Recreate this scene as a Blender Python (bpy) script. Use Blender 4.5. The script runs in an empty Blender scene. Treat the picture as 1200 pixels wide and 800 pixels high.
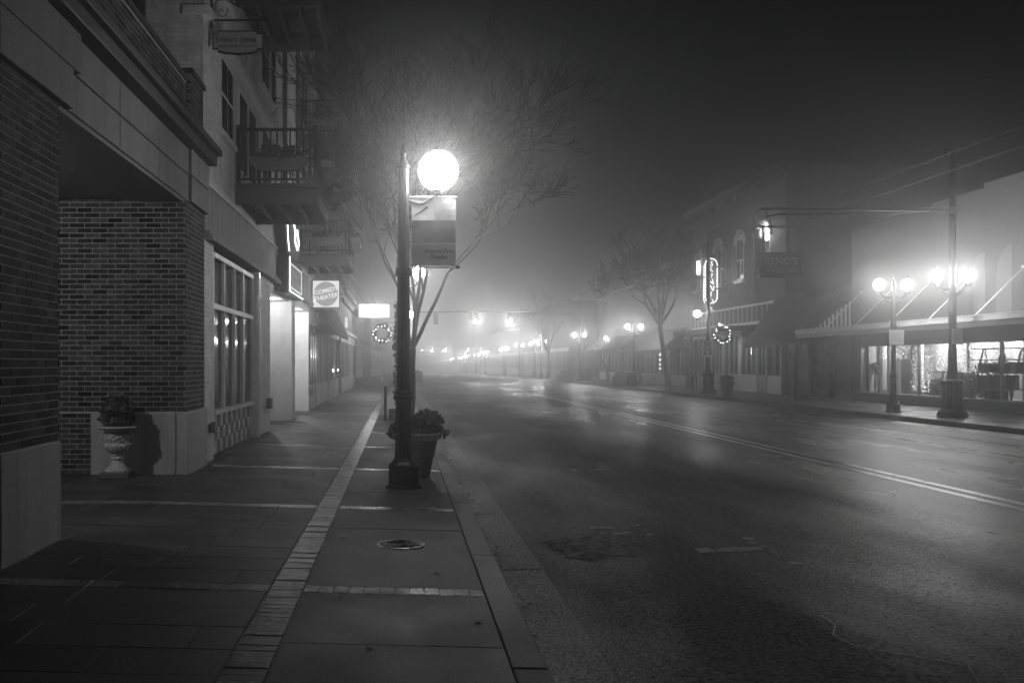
import bpy, bmesh, math, random
from mathutils import Vector, Matrix, noise as mnoise
R = math.radians
PI = math.pi
random.seed(7)
S = bpy.context.scene
COL = S.collection

# ------------------------------------------------------------------ camera
cam_data = bpy.data.cameras.new("camera")
cam = bpy.data.objects.new("camera", cam_data)
COL.objects.link(cam)
S.camera = cam
cam_data.sensor_width = 36.0
cam_data.lens = 35.4
cam_data.clip_start = 0.05
cam_data.clip_end = 3000
cam_data.shift_x = 0.1083      # lens shifted: the back stays square to the street
cam_data.shift_y = 0.0212
cam.matrix_world = Matrix.Translation((0, 0, 1.47)) @ Matrix.Rotation(R(90), 4, 'X')

# ------------------------------------------------------------------ world: night sky
W = bpy.data.worlds.new("World")
S.world = W
W.use_nodes = True
nt = W.node_tree
nt.nodes.clear()
sky = nt.nodes.new("ShaderNodeTexSky")
sky.sky_type = 'NISHITA'
sky.sun_disc = False
sky.sun_elevation = R(4)
sky.sun_rotation = R(200)
bw = nt.nodes.new("ShaderNodeRGBToBW")
bgn = nt.nodes.new("ShaderNodeBackground")
bgn.inputs['Strength'].default_value = 0.0003
wo = nt.nodes.new("ShaderNodeOutputWorld")
nt.links.new(sky.outputs[0], bw.inputs[0])
nt.links.new(bw.outputs[0], bgn.inputs['Color'])
nt.links.new(bgn.outputs[0], wo.inputs['Surface'])

S.view_settings.view_transform = 'Standard'
S.view_settings.look = 'None'
S.view_settings.exposure = -0.2
S.view_settings.gamma = 1.0
S.view_settings.use_curve_mapping = False
S.render.engine = 'CYCLES'
cy = S.cycles
cy.use_denoising = True
try:
    cy.denoiser = 'OPENIMAGEDENOISE'
except Exception:
    pass
cy.use_adaptive_sampling = False
cy.max_bounces = 5
cy.diffuse_bounces = 2
cy.glossy_bounces = 2
cy.transmission_bounces = 3
cy.transparent_max_bounces = 16
cy.volume_bounces = 3
cy.sample_clamp_indirect = 3.0
cy.use_light_tree = True
cy.caustics_reflective = False
cy.caustics_refractive = False

# strengths of the lamps of the place
LAMP_W = 105.0
HAZE = 0.0093
ANISO = 0.91

# ------------------------------------------------------------------ helpers
def link(o, parent=None):
    COL.objects.link(o)
    if parent is not None:
        o.parent = parent
    return o

def tag(o, label, cat, group=None):
    o['label'] = label
    o['category'] = cat
    if group:
        o['group'] = group
    return o

def thing(name, label, cat, loc=(0, 0, 0), rz=0.0, group=None):
    o = bpy.data.objects.new(name, None)
    o.empty_display_size = 0.2
    COL.objects.link(o)
    o.location = loc
    o.rotation_euler = (0, 0, rz)
    return tag(o, label, cat, group)

class MB:
    """collects faces for one mesh"""
    def __init__(s):
        s.v = []; s.f = []; s.t = []; s.tone = 0.5
    def add(s, vs, fs):
        n = len(s.v)
        s.v.extend(vs)
        for f in fs:
            s.f.append(tuple(i + n for i in f))
            s.t.append(s.tone)
        return s
    def box(s, x0, x1, y0, y1, z0, z1):
        vs = [(x0, y0, z0), (x1, y0, z0), (x1, y1, z0), (x0, y1, z0), (x0, y0, z1), (x1, y0, z1), (x1, y1, z1), (x0, y1, z1)]
        return s.add(vs, [(0, 3, 2, 1), (4, 5, 6, 7), (0, 1, 5, 4), (1, 2, 6, 5), (2, 3, 7, 6), (3, 0, 4, 7)])
    def prism(s, poly, axis, a0, a1):
        """poly: 2D points; extruded along axis"""
        n = len(poly)
        def p(u, w, a):
            return {'x': (a, u, w), 'y': (u, a, w), 'z': (u, w, a)}[axis]
        vs = [p(u, w, a0) for u, w in poly] + [p(u, w, a1) for u, w in poly]
        fs = [tuple(range(n))[::-1], tuple(range(n, 2 * n))] + [(i, (i + 1) % n, n + (i + 1) % n, n + i) for i in range(n)]
        return s.add(vs, fs)
    def tube(s, pts, rads, n=6, cap=True):
        pts = [Vector(p) for p in pts]
        if not hasattr(rads, '__len__'):
            rads = [rads] * len(pts)
        vs = []
        up = None
        for i, p in enumerate(pts):
            d = (pts[min(i + 1, len(pts) - 1)] - pts[max(i - 1, 0)])
            if d.length < 1e-6: d = Vector((0, 0, 1))
            d.normalize()
            if up is None:
                up = Vector((1, 0, 0)) if abs(d.x) < 0.8 else Vector((0, 1, 0))
            a = (up - d * up.dot(d))
            if a.length < 1e-4:
                a = d.orthogonal()
            a.normalize(); up = a
            b = d.cross(a)
            for k in range(n):
                t = 2 * PI * k / n
                vs.append(tuple(p + (a * math.cos(t) + b * math.sin(t)) * rads[i]))
        fs = []
        for i in range(len(pts) - 1):
            for k in range(n):
                fs.append((i * n + k, i * n + (k + 1) % n, (i + 1) * n + (k + 1) % n, (i + 1) * n + k))
        if cap:
            fs.append(tuple(range(n))[::-1]); m = (len(pts) - 1) * n; fs.append(tuple(range(m, m + n)))
        return s.add(vs, fs)
    def lathe(s, prof, n=16, c=(0, 0, 0), flute=0.0, fl_n=8, ph=0.0):
        """prof [(r,z)]"""
        vs = []
        for r, z in prof:
            for k in range(n):
                t = 2 * PI * k / n + ph
                rr = r * (1 + flute * (1 if (k % 2) else 0))
                vs.append((c[0] + rr * math.cos(t), c[1] + rr * math.sin(t), c[2] + z))
        fs = []
        for i in range(len(prof) - 1):
            for k in range(n):
                fs.append((i * n + k, i * n + (k + 1) % n, (i + 1) * n + (k + 1) % n, (i + 1) * n + k))
        fs.append(tuple(range(n))[::-1]); m = (len(prof) - 1) * n; fs.append(tuple(range(m, m + n)))
        return s.add(vs, fs)
    def sphere(s, c, r, n=12, m=8, sz=1.0):
        prof = [(max(1e-4, r * math.sin(PI * i / m)), -r * sz * math.cos(PI * i / m)) for i in range(m + 1)]
        return s.lathe(prof, n, c)
    def mesh(s, name, mat, smooth=False):
        me = bpy.data.meshes.new(name)
        me.from_pydata(s.v, [], s.f)
        at = me.attributes.new("tone", 'FLOAT', 'FACE')
        at.data.foreach_set("value", s.t)
        if mat: me.materials.append(mat)
        if smooth:
            me.polygons.foreach_set("use_smooth", [True] * len(me.polygons))
        me.update()
        return me
    def build(s, name, mat, parent=None, smooth=False, bevel=0.0, loc=None, kind=None):
        o = bpy.data.objects.new(name, s.mesh(name, mat, smooth))
        link(o, parent)
        if parent is not None:
            o.matrix_parent_inverse = Matrix.Identity(4)
        if loc: o.location = loc
        if bevel:
            b = o.modifiers.new("bevel", 'BEVEL'); b.width = bevel; b.segments = 2; b.limit_method = 'ANGLE'
        if smooth:
            try:
                o.data.set_sharp_from_angle(angle=R(40))
            except Exception:
                pass
        if kind: o['kind'] = kind
        return o

def BX(x0, x1, y0, y1, z0, z1):
    return MB().box(x0, x1, y0, y1, z0, z1)

def inst(name, me, parent, loc, rot=(0, 0, 0), scale=(1, 1, 1)):
    o = bpy.data.objects.new(name, me)
    link(o, parent)
    o.location = loc; o.rotation_euler = rot; o.scale = scale
    return o

def copy_tree(o, parent=None):
    c = o.copy(); COL.objects.link(c); c.parent = parent
    for ch in list(o.children):
        copy_tree(ch, c)
    return c

def text_mesh(body, size, mat, depth=0.004, name="lettering", bold=0.0, align='CENTER'):
    cu = bpy.data.curves.new("t", 'FONT')
    cu.body = body; cu.size = size; cu.extrude = depth; cu.offset = bold
    cu.align_x = align; cu.align_y = 'CENTER'; cu.resolution_u = 3
    to = bpy.data.objects.new("t", cu)
    COL.objects.link(to)
    bpy.context.view_layer.update()
    dg = bpy.context.evaluated_depsgraph_get()
    me = bpy.data.meshes.new_from_object(to.evaluated_get(dg))
    me.name = name
    bpy.data.objects.remove(to); bpy.data.curves.remove(cu)
    me.materials.clear(); me.materials.append(mat)
    return me

# ------------------------------------------------------------------ materials
def newmat(name):
    m = bpy.data.materials.new(name)
    m.use_nodes = True
    t = m.node_tree
    return m, t, t.nodes["Principled BSDF"]

def N(t, kind, **kw):
    n = t.nodes.new(kind)
    for k, v in kw.items():
        if k in n.inputs: n.inputs[k].default_value = v
        else: setattr(n, k, v)
    return n

def surf(name, base, rough=0.6, var=0.25, scale=3.0, bump=0.15, bscale=40.0, metal=0.0, rvar=0.1, spec=0.5,
         tone=None, tvar=0.6, stain=0.0, bdist=0.01, coat=0.0, grain=0.25):
    """grey surface with mottling, grain and relief. tone: 'obj' or 'attr' gives each piece its own shade"""
    m, t, b = newmat(name)
    L = t.links.new
    tc = N(t, "ShaderNodeTexCoord")
    geo = N(t, "ShaderNodeNewGeometry")
    n1 = N(t, "ShaderNodeTexNoise", Scale=scale, Detail=6.0, Roughness=0.6)
    L(geo.outputs['Position'], n1.inputs['Vector'])
    mr = N(t, "ShaderNodeMapRange")
    mr.inputs[1].default_value = 0.28; mr.inputs[2].default_value = 0.72
    mr.inputs[3].default_value = base * (1 - var); mr.inputs[4].default_value = base * (1 + var)
    L(n1.outputs[0], mr.inputs[0])
    out = mr.outputs[0]
    n2 = N(t, "ShaderNodeTexNoise", Scale=bscale, Detail=4.0, Roughness=0.65)
    L(geo.outputs['Position'], n2.inputs['Vector'])
    if grain:
        mg = N(t, "ShaderNodeMapRange")
        mg.inputs[1].default_value = 0.30; mg.inputs[2].default_value = 0.70
        mg.inputs[3].default_value = 1 - grain; mg.inputs[4].default_value = 1 + grain
        L(n2.outputs[0], mg.inputs[0])
        mm = N(t, "ShaderNodeMath", operation='MULTIPLY')
        L(out, mm.inputs[0]); L(mg.outputs[0], mm.inputs[1]); out = mm.outputs[0]
    if tone:
        if tone == 'obj':
            src = N(t, "ShaderNodeObjectInfo").outputs['Random']
        else:
            a = N(t, "ShaderNodeAttribute"); a.attribute_name = "tone"; src = a.outputs['Fac']
        m2 = N(t, "ShaderNodeMapRange")
        m2.inputs[3].default_value = 1 - tvar; m2.inputs[4].default_value = 1 + tvar
        L(src, m2.inputs[0])
        mm = N(t, "ShaderNodeMath", operation='MULTIPLY')
        L(out, mm.inputs[0]); L(m2.outputs[0], mm.inputs[1]); out = mm.outputs[0]
    if stain:
        mp = N(t, "ShaderNodeMapping"); mp.inputs['Scale'].default_value = (2.2, 2.2, 0.25)
        L(geo.outputs['Position'], mp.inputs[0])
        n3 = N(t, "ShaderNodeTexNoise", Scale=1.7, Detail=8.0, Roughness=0.7)
        L(mp.outputs[0], n3.inputs['Vector'])
        m3 = N(t, "ShaderNodeMapRange")
        m3.inputs[1].default_value = 0.35; m3.inputs[2].default_value = 0.62
        m3.inputs[3].default_value = 1 - stain; m3.inputs[4].default_value = 1.0
        L(n3.outputs[0], m3.inputs[0])
        mm = N(t, "ShaderNodeMath", operation='MULTIPLY')
        L(out, mm.inputs[0]); L(m3.outputs[0], mm.inputs[1]); out = mm.outputs[0]
    cc = N(t, "ShaderNodeCombineColor")
    for i in range(3): L(out, cc.inputs[i])
    L(cc.outputs[0], b.inputs['Base Color'])
    mr2 = N(t, "ShaderNodeMapRange")
    mr2.inputs[1].default_value = 0.3; mr2.inputs[2].default_value = 0.7
    mr2.inputs[3].default_value = max(0.03, rough - rvar); mr2.inputs[4].default_value = min(1, rough + rvar)
    L(n1.outputs[0], mr2.inputs[0]); L(mr2.outputs[0], b.inputs['Roughness'])
    b.inputs['Metallic'].default_value = metal
    b.inputs['Specular IOR Level'].default_value = spec
    if grain > 0.5:
        gs = N(t, "ShaderNodeMapRange"); gs.inputs[1].default_value = 0.32; gs.inputs[2].default_value = 0.68
        gs.inputs[3].default_value = spec * 0.15; gs.inputs[4].default_value = spec * 1.8
        L(n2.outputs[0], gs.inputs[0]); L(gs.outputs[0], b.inputs['Specular IOR Level'])
    b.inputs['Coat Weight'].default_value = coat
    if bump:
        bp = N(t, "ShaderNodeBump", Strength=bump, Distance=bdist)
        L(n2.outputs[0], bp.inputs['Height']); L(bp.outputs[0], b.inputs['Normal'])
    return m

def glow(name, strength, base=0.8, through=False):
    """a thing that gives off light"""
    m = bpy.data.materials.new(name); m.use_nodes = True
    t = m.node_tree; t.nodes.clear()
    e = N(t, "ShaderNodeEmission", Strength=strength); e.inputs['Color'].default_value = (1, 1, 1, 1)
    o = N(t, "ShaderNodeOutputMaterial")
    if through:   # clear globe: the bulb inside shines through the glass
        lw = N(t, "ShaderNodeLayerWeight", Blend=0.5)
        mr = N(t, "ShaderNodeMapRange"); mr.interpolation_type = 'SMOOTHSTEP'
        mr.inputs[1].default_value = 0.0; mr.inputs[2].default_value = 1.0
        mr.inputs[3].default_value = strength; mr.inputs[4].default_value = strength * 0.012
        t.links.new(lw.outputs['Facing'], mr.inputs[0]); t.links.new(mr.outputs[0], e.inputs['Strength'])
        tr = N(t, "ShaderNodeBsdfTransparent"); ad = N(t, "ShaderNodeAddShader")
        t.links.new(e.outputs[0], ad.inputs[0]); t.links.new(tr.outputs[0], ad.inputs[1])
        t.links.new(ad.outputs[0], o.inputs[0])
        m.cycles.emission_sampling = 'NONE'
    else:
        t.links.new(e.outputs[0], o.inputs[0])
    return m

def glassmat(name, base=0.02, rough=0.05, alpha=0.35):
    m, t, b = newmat(name)
    b.inputs['Base Color'].default_value = (base, base, base, 1)
    b.inputs['Roughness'].default_value = rough
    b.inputs['Specular IOR Level'].default_value = 0.8
    b.inputs['Alpha'].default_value = alpha
    return m

def roadmat(name, base, rlo, rhi, patch=0.5, bump=0.5, grain=150.0, spec_hi=1.0, spec_lo=0.05):
    m, t, b = newmat(name)
    L = t.links.new
    geo = N(t, "ShaderNodeNewGeometry")
    g1 = N(t, "ShaderNodeTexVoronoi", Scale=grain); L(geo.outputs['Position'], g1.inputs['Vector'])
    g2 = N(t, "ShaderNodeTexNoise", Scale=grain * 0.45, Detail=3.0); L(geo.outputs['Position'], g2.inputs['Vector'])
    # big damp patches, drawn out along the street
    mp = N(t, "ShaderNodeMapping"); mp.inputs['Scale'].default_value = (1.0, 0.22, 1.0)
    L(geo.outputs['Position'], mp.inputs[0])
    p1 = N(t, "ShaderNodeTexNoise", Scale=0.5, Detail=5.0, Roughness=0.6, Distortion=0.25); L(mp.outputs[0], p1.inputs['Vector'])
    pr = N(t, "ShaderNodeMapRange"); pr.inputs[1].default_value = 0.26; pr.inputs[2].default_value = 0.70; pr.interpolation_type = 'SMOOTHSTEP'
    # the driven lanes are polished and stay wet; the parking lane at the kerb is dull
    sx = N(t, "ShaderNodeSeparateXYZ"); L(geo.outputs['Position'], sx.inputs[0])
    ln = N(t, "ShaderNodeMapRange"); ln.interpolation_type = 'SMOOTHSTEP'
    ln.inputs[1].default_value = 2.2; ln.inputs[2].default_value = 6.5; ln.inputs[3].default_value = 0.16; ln.inputs[4].default_value = -0.15
    L(sx.outputs[0], ln.inputs[0])
    ax = N(t, "ShaderNodeMath", operation='ADD'); L(p1.outputs[0], ax.inputs[0]); L(ln.outputs[0], ax.inputs[1])
    L(ax.outputs[0], pr.inputs[0])
    rr = N(t, "ShaderNodeMapRange"); rr.inputs[3].default_value = rlo; rr.inputs[4].default_value = rhi
    L(pr.outputs[0], rr.inputs[0])
    L(rr.outputs[0], b.inputs['Roughness'])
    # colour: aggregate flecks, dried patches
    cr = N(t, "ShaderNodeMapRange"); cr.inputs[1].default_value = 0.35; cr.inputs[2].default_value = 0.75
    cr.inputs[3].default_value = base * 0.15; cr.inputs[4].default_value = base * 2.6
    L(g2.outputs[0], cr.inputs[0])
    cp = N(t, "ShaderNodeMapRange"); cp.inputs[3].default_value = 1 - patch * 0.5; cp.inputs[4].default_value = 1 + patch * 0.6
    L(pr.outputs[0], cp.inputs[0])
    mm = N(t, "ShaderNodeMath", operation='MULTIPLY'); L(cr.outputs[0], mm.inputs[0]); L(cp.outputs[0], mm.inputs[1])
    cc = N(t, "ShaderNodeCombineColor")
    for i in range(3): L(mm.outputs[0], cc.inputs[i])
    L(cc.outputs[0], b.inputs['Base Color'])
    sr = N(t, "ShaderNodeMapRange"); sr.inputs[3].default_value = spec_hi; sr.inputs[4].default_value = spec_lo
    L(pr.outputs[0], sr.inputs[0])
    gs = N(t, "ShaderNodeMapRange"); gs.inputs[1].default_value = 0.32; gs.inputs[2].default_value = 0.68
    gs.inputs[3].default_value = 0.1; gs.inputs[4].default_value = 1.9
    L(g2.outputs[0], gs.inputs[0])
    ms = N(t, "ShaderNodeMath", operation='MULTIPLY'); L(sr.outputs[0], ms.inputs[0]); L(gs.outputs[0], ms.inputs[1])
    L(ms.outputs[0], b.inputs['Specular IOR Level'])
    bp = N(t, "ShaderNodeBump", Strength=bump, Distance=0.006)
    ad = N(t, "ShaderNodeMath", operation='ADD'); L(g1.outputs['Distance'], ad.inputs[0]); L(g2.outputs[0], ad.inputs[1])
    L(ad.outputs[0], bp.inputs['Height'])
    w = N(t, "ShaderNodeTexNoise", Scale=2.2, Detail=3.0); L(geo.outputs['Position'], w.inputs['Vector'])
    bp2 = N(t, "ShaderNodeBump", Strength=0.10, Distance=0.03)
    L(w.outputs[0], bp2.inputs['Height']); L(bp.outputs[0], bp2.inputs['Normal'])
    L(bp2.outputs[0], b.inputs['Normal'])
    return m

M = {}
M['asphalt'] = roadmat('wet_asphalt', 0.018, 0.27, 0.50, 0.6, 1.0, 75.0)
M['gutter'] = roadmat('gutter_concrete', 0.08, 0.3, 0.5, 0.4, 0.7, 110.0)
M['kerb'] = surf('kerb_concrete', 0.045, 0.6, 0.25, 2.0, 0.35, 90, bdist=0.006, grain=0.6)
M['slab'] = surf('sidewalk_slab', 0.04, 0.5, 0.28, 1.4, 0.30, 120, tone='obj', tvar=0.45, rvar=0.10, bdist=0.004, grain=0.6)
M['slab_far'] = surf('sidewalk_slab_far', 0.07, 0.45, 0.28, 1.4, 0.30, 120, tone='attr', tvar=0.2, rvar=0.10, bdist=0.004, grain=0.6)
M['furn'] = surf('verge_slab', 0.026, 0.62, 0.25, 1.4, 0.35, 140, tone='obj', tvar=0.15, rvar=0.08, bdist=0.004, grain=0.6)
M['bed'] = surf('joint_sand', 0.02, 0.7, 0.3, 6, 0.3, 60)
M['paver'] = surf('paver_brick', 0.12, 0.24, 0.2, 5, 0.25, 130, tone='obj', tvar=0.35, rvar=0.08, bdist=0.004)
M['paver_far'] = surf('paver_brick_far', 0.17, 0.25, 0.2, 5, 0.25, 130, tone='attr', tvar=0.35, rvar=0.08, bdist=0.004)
M['brick'] = surf('dark_brick', 0.042, 0.85, 0.5, 9, 0.5, 90, spec=0.2, tone='obj', tvar=0.92, bdist=0.006, grain=0.5)
M['brick_j'] = surf('dark_brick_mass', 0.042, 0.85, 0.5, 9, 0.5, 90, spec=0.2, tone='attr', tvar=0.92, bdist=0.006, grain=0.5)
M['mortar'] = surf('mortar', 0.34, 0.9, 0.2, 8, 0.4, 60)
M['stone'] = surf('cast_stone', 0.20, 0.7, 0.16, 1.6, 0.15, 70, stain=0.35)
M['stone_pale'] = surf('pale_stone', 0.42, 0.7, 0.16, 1.6, 0.15, 70, stain=0.3)
M['soffit'] = surf('soffit_plaster', 0.22, 0.8, 0.12, 2, 0.05, 30)
M['coping'] = surf('dark_coping', 0.035, 0.6, 0.3, 3, 0.2, 40)
M['wbrick'] = surf('painted_brick', 0.72, 0.6, 0.15, 3, 0.3, 50, tone='attr', tvar=0.10, stain=0.25)
M['wplain'] = surf('painted_wall', 0.6, 0.65, 0.15, 2, 0.2, 30, stain=0.3)
M['stucco'] = surf('grey_stucco', 0.34, 0.7, 0.15, 1.5, 0.2, 60, stain=0.55)
M['wtrim'] = surf('white_trim', 0.78, 0.45, 0.1, 4, 0.06, 40, stain=0.12)
M['column'] = surf('white_column', 0.78, 0.3, 0.08, 3, 0.04, 30, coat=0.3)
M['tile_d'] = surf('dark_tile', 0.02, 0.55, 0.3, 5, 0.04, 40)
M['tile_w'] = surf('white_tile', 0.6, 0.25, 0.1, 5, 0.04, 40)
M['iron'] = surf('black_iron', 0.010, 0.48, 0.4, 6, 0.12, 50, spec=0.3)
M['steel'] = surf('grey_steel', 0.16, 0.4, 0.2, 5, 0.06, 50, metal=0.6)
M['wood'] = surf('balcony_timber', 0.06, 0.6, 0.3, 4, 0.3, 30)
M['dwood'] = surf('dark_timber', 0.05, 0.6, 0.3, 4, 0.3, 30)
M['glass'] = glassmat('window_glass', 0.02, 0.06, 0.4)
M['dglass'] = glassmat('dark_window_glass', 0.015, 0.08, 1.0)
M['inside'] = surf('shop_interior', 0.10, 0.8, 0.4, 1.5, 0.0)
M['curtain'] = surf('pale_blind', 0.42, 0.8, 0.2, 3, 0.1, 20)
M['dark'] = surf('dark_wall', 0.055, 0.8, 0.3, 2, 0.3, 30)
M['rbrick'] = surf('far_brick', 0.13, 0.8, 0.25, 3, 0.3, 24, stain=0.25)
M['rpale'] = surf('pale_render', 0.155, 0.75, 0.18, 0.5, 0.2, 20, stain=0.08)
M['archp'] = surf('arch_pale', 0.22, 0.7, 0.15, 1, 0.1, 30)
M['canvas'] = surf('dark_canvas', 0.045, 0.8, 0.3, 2, 0.15, 60)
M['canvas2'] = surf('grey_canvas', 0.12, 0.8, 0.25, 2, 0.15, 60)
M['bark'] = surf('bark', 0.05, 0.8, 0.35, 9, 0.6, 40)
M['twig'] = surf('twig', 0.035, 0.8, 0.3, 9, 0.2, 40)
M['leaf'] = surf('leaf', 0.075, 0.45, 0.4, 12, 0.1, 40, tone='attr', tvar=0.6)
M['urn'] = surf('cast_iron_urn', 0.5, 0.5, 0.3, 9, 0.25, 60)
M['plinth'] = surf('urn_plinth', 0.10, 0.7, 0.3, 6, 0.3, 60)
M['pot'] = surf('terracotta_pot', 0.16, 0.6, 0.2, 4, 0.15, 60, stain=0.2)
M['cover'] = surf('iron_cover', 0.55, 0.30, 0.2, 20, 0.05, 90, metal=0.9)
M['paint'] = surf('road_paint', 0.8, 0.30, 0.15, 3, 0.35, 100, bdist=0.004, rvar=.05, spec=0.6)
M['paint_worn'] = surf('worn_road_paint', 0.16, 0.5, 0.6, 8, 0.6, 100, bdist=0.006)
M['rail'] = surf('rail_steel', 0.35, 0.25, 0.2, 5, 0.1, 50, metal=0.9)
M['groove'] = surf('rail_groove', 0.008, 0.6, 0.2, 5, 0.2, 50)
M['signplate'] = surf('sign_plate', 0.55, 0.5, 0.06, 3, 0.03, 30)
M['signgrey'] = surf('sign_board_grey', 0.30, 0.5, 0.1, 3, 0.03, 30)
M['ink'] = surf('sign_ink', 0.02, 0.6, 0.1, 3, 0)
M['pale_ink'] = surf('sign_letter_pale', 0.35, 0.6, 0.1, 3, 0)
M['banner'] = surf('banner_cloth', 0.62, 0.75, 0.06, 4, 0.05, 200)
M['bannerpic'] = surf('banner_picture', 0.16, 0.75, 0.75, 5, 0.05, 200)
M['globe'] = glow('lit_globe', 22.0, through=True)
M['globe_far'] = glow('lit_globe_far', 25.0, through=True)
M['neon'] = glow('neon_tube', 3.5)
M['neon_far'] = glow('neon_tube_far', 3.5)
M['bulb'] = glow('fairy_bulb', 25.0)
M['bulb_far'] = glow('fairy_bulb_far', 14.0)
M['signlit'] = glow('lit_sign_face', 1.0)
M['signlit2'] = glow('lit_sign_face_bright', 1.3)
M['signdim'] = glow('lit_sign_disc', 0.36)
M['signletter'] = glow('lit_sign_letter', 1.0)
M['signdim2'] = glow('lit_sign_text', 0.85)
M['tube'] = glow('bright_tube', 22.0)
M['signal'] = glow('signal_lens', 160.0, through=True)
M['bulb_s'] = glow('display_bulb', 7.5)

def point(name, loc, watts, r=0.12, parent=None):
    l = bpy.data.lights.new(name, 'POINT')
    l.energy = watts; l.shadow_soft_size = r
    o = bpy.data.objects.new(name, l)
    link(o, parent); o.location = loc
    return o

# ------------------------------------------------------------------ ground heights
XL = -2.86     # left facade line
XR = 18.0      # right facade line
def drop(y):
    return -0.0065 * max(0.0, y - 100)
def zwalk(x, y=0):
    return -0.025 * max(0.0, x - XL) + drop(y)
def zroad(x, y=0):
    a, b = 1.16, 14.6
    u = (x - a) / (b - a)
    return -0.21 + 0.13 * (4 * u * (1 - u)) + drop(y)
def zwalk_r(x, y=0):
    return -0.075 + 0.02 * (x - 14.6) + drop(y)

YS = [-12, -4, 0, 3, 6, 9, 12, 16, 20, 26, 34, 45, 60, 80, 100, 130, 180, 260, 380, 560, 680]
def sheet(xs, zf, name, mat, parent=None, ys=YS, dz=0.0, thick=0.0):
    mb = MB()
    vs = [(x, y, zf(x, y) + dz) for y in ys for x in xs]
    n = len(xs)
    fs = [(j * n + i, j * n + i + 1, (j + 1) * n + i + 1, (j + 1) * n + i) for j in range(len(ys) - 1) for i in range(n - 1)]
    mb.add(vs, fs)
    return mb.build(name, mat, parent)

def struct(o):
    o['kind'] = 'structure'; return o

ground = struct(sheet([-58, -30, -8, 0, 8, 16, 30, 60, 88], lambda x, y: -0.62 + drop(y), 'ground', M['bed']))
road = struct(sheet([1.16 + 13.44 * i / 12 for i in range(13)], zroad, 'road', M['asphalt']))
# worn rough patch in the asphalt, ragged outline
M['patch'] = roadmat('worn_asphalt', 0.020, 0.34, 0.6, 0.5, 1.0, 28.0)
mb = MB()
ring = []
for k in range(44):
    a = 2 * PI * k / 44
    q = 1 + 0.14 * math.sin(2 * a + 1) + 0.07 * math.sin(5 * a) + 0.06 * math.sin(13 * a + 2) + random.uniform(-.10, .10)
    ring.append((1.80 + 0.42 * q * math.cos(a), 9.2 + 0.72 * q * math.sin(a)))
mb.add([(x, y, zroad(x, y) + 0.003) for x, y in ring], [tuple(range(44))])
mb.build('worn_patch', M['patch'], road)
# crack in the road
mb = MB()
pts = [(2.5 + 0.15 * math.sin(k * 1.3) + k * 0.06 + random.uniform(-0.02, 0.02), 6.7 - k * 0.22) for k in range(11)]
for (xa, ya), (xb, yb) in zip(pts, pts[1:]):
    mb.add([(xa - .006, ya, zroad(xa) + .004), (xa + .006, ya, zroad(xa) + .004), (xb + .006, yb, zroad(xb) + .004), (xb - .006, yb, zroad(xb) + .004)], [(0, 1, 2, 3)])
mb.build('crack', M['paint_worn'], road)

def strip(x0, x1, y0, y1, name, mat, parent=road, dz=0.004, zf=zroad):
    ys = [y0] + [y for y in YS if y0 < y < y1] + [y1]
    return sheet([x0, (x0 + x1) / 2, x1], zf, name, mat, parent, ys=ys, dz=dz)
# double centre line
strip(6.54, 6.66, 4, 62, 'centre_line', M['paint'])
strip(6.80, 6.92, 4, 62, 'centre_line', M['paint'])
for y in range(86, 200, 12):
    strip(6.6, 6.75, y, y + 6, 'lane_dash', M['paint'])
strip(13.3, 13.36, 5, 200, 'edge_line', M['paint_worn'])
# parking bay corner marks
M['paint_old'] = surf('flaking_road_paint', 0.20, 0.45, 0.85, 14, 0.6, 70, bdist=0.006, grain=0.7)
def flaked(x0, x1, y0, y1, keep, seed):
    rg = random.Random(seed); mb = MB(); c = 0.03
    nx, ny = max(1, round((x1 - x0) / c)), max(1, round((y1 - y0) / c))
    for i in range(nx):
        for j in range(ny):
            edge = 0.75 if i in (0, nx - 1) or j in (0, ny - 1) else 1.0
            nn = mnoise.noise(Vector((x0 + i * c, y0 + j * c, seed)) * 6)
            if nn * 0.9 + 0.5 > 1 - keep * edge:
                xa, ya = x0 + i * c + rg.uniform(-.008, .002), y0 + j * c + rg.uniform(-.008, .002)
                xb, yb = xa + c + rg.uniform(-.004, .008), ya + c + rg.uniform(-.004, .008)
                h = .003 + rg.uniform(0, .0006)
                mb.add([(xa, ya, zroad(xa) + h), (xb, ya, zroad(xb) + h), (xb, yb, zroad(xb) + h), (xa, yb, zroad(xa) + h)], [(0, 1, 2, 3)])
    mb.build('bay_mark', M['paint_old'], road)
flaked(2.58, 3.16, 8.68, 8.86, 0.85, 1); flaked(3.12, 3.24, 8.1, 9.4, 0.45, 2); flaked(1.9, 2.4, 9.6, 10.3, 0.22, 5)
flaked(2.60, 3.16, 15.3, 15.48, 0.5, 3); flaked(3.12, 3.24, 15.0, 16.2, 0.3, 4)
for y in (34, 40, 46, 52, 60, 68):
    strip(12.55, 12.67, y, y + 1.1, 'bay_mark', M['paint'])
# streetcar rails set in the road
for xr in (10.30, 11.73):
    strip(xr, xr + 0.07, -4, 300, 'rail', M['rail'], dz=0.006)
    strip(xr + 0.07, xr + 0.12, -4, 300, 'rail_groove', M['groove'], dz=0.005)
strip(9.8, 9.84, -4, 300, 'track_slab_joint', M['groove'], dz=0.004)
strip(12.3, 12.34, -4, 300, 'track_slab_joint', M['groove'], dz=0.004)

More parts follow.
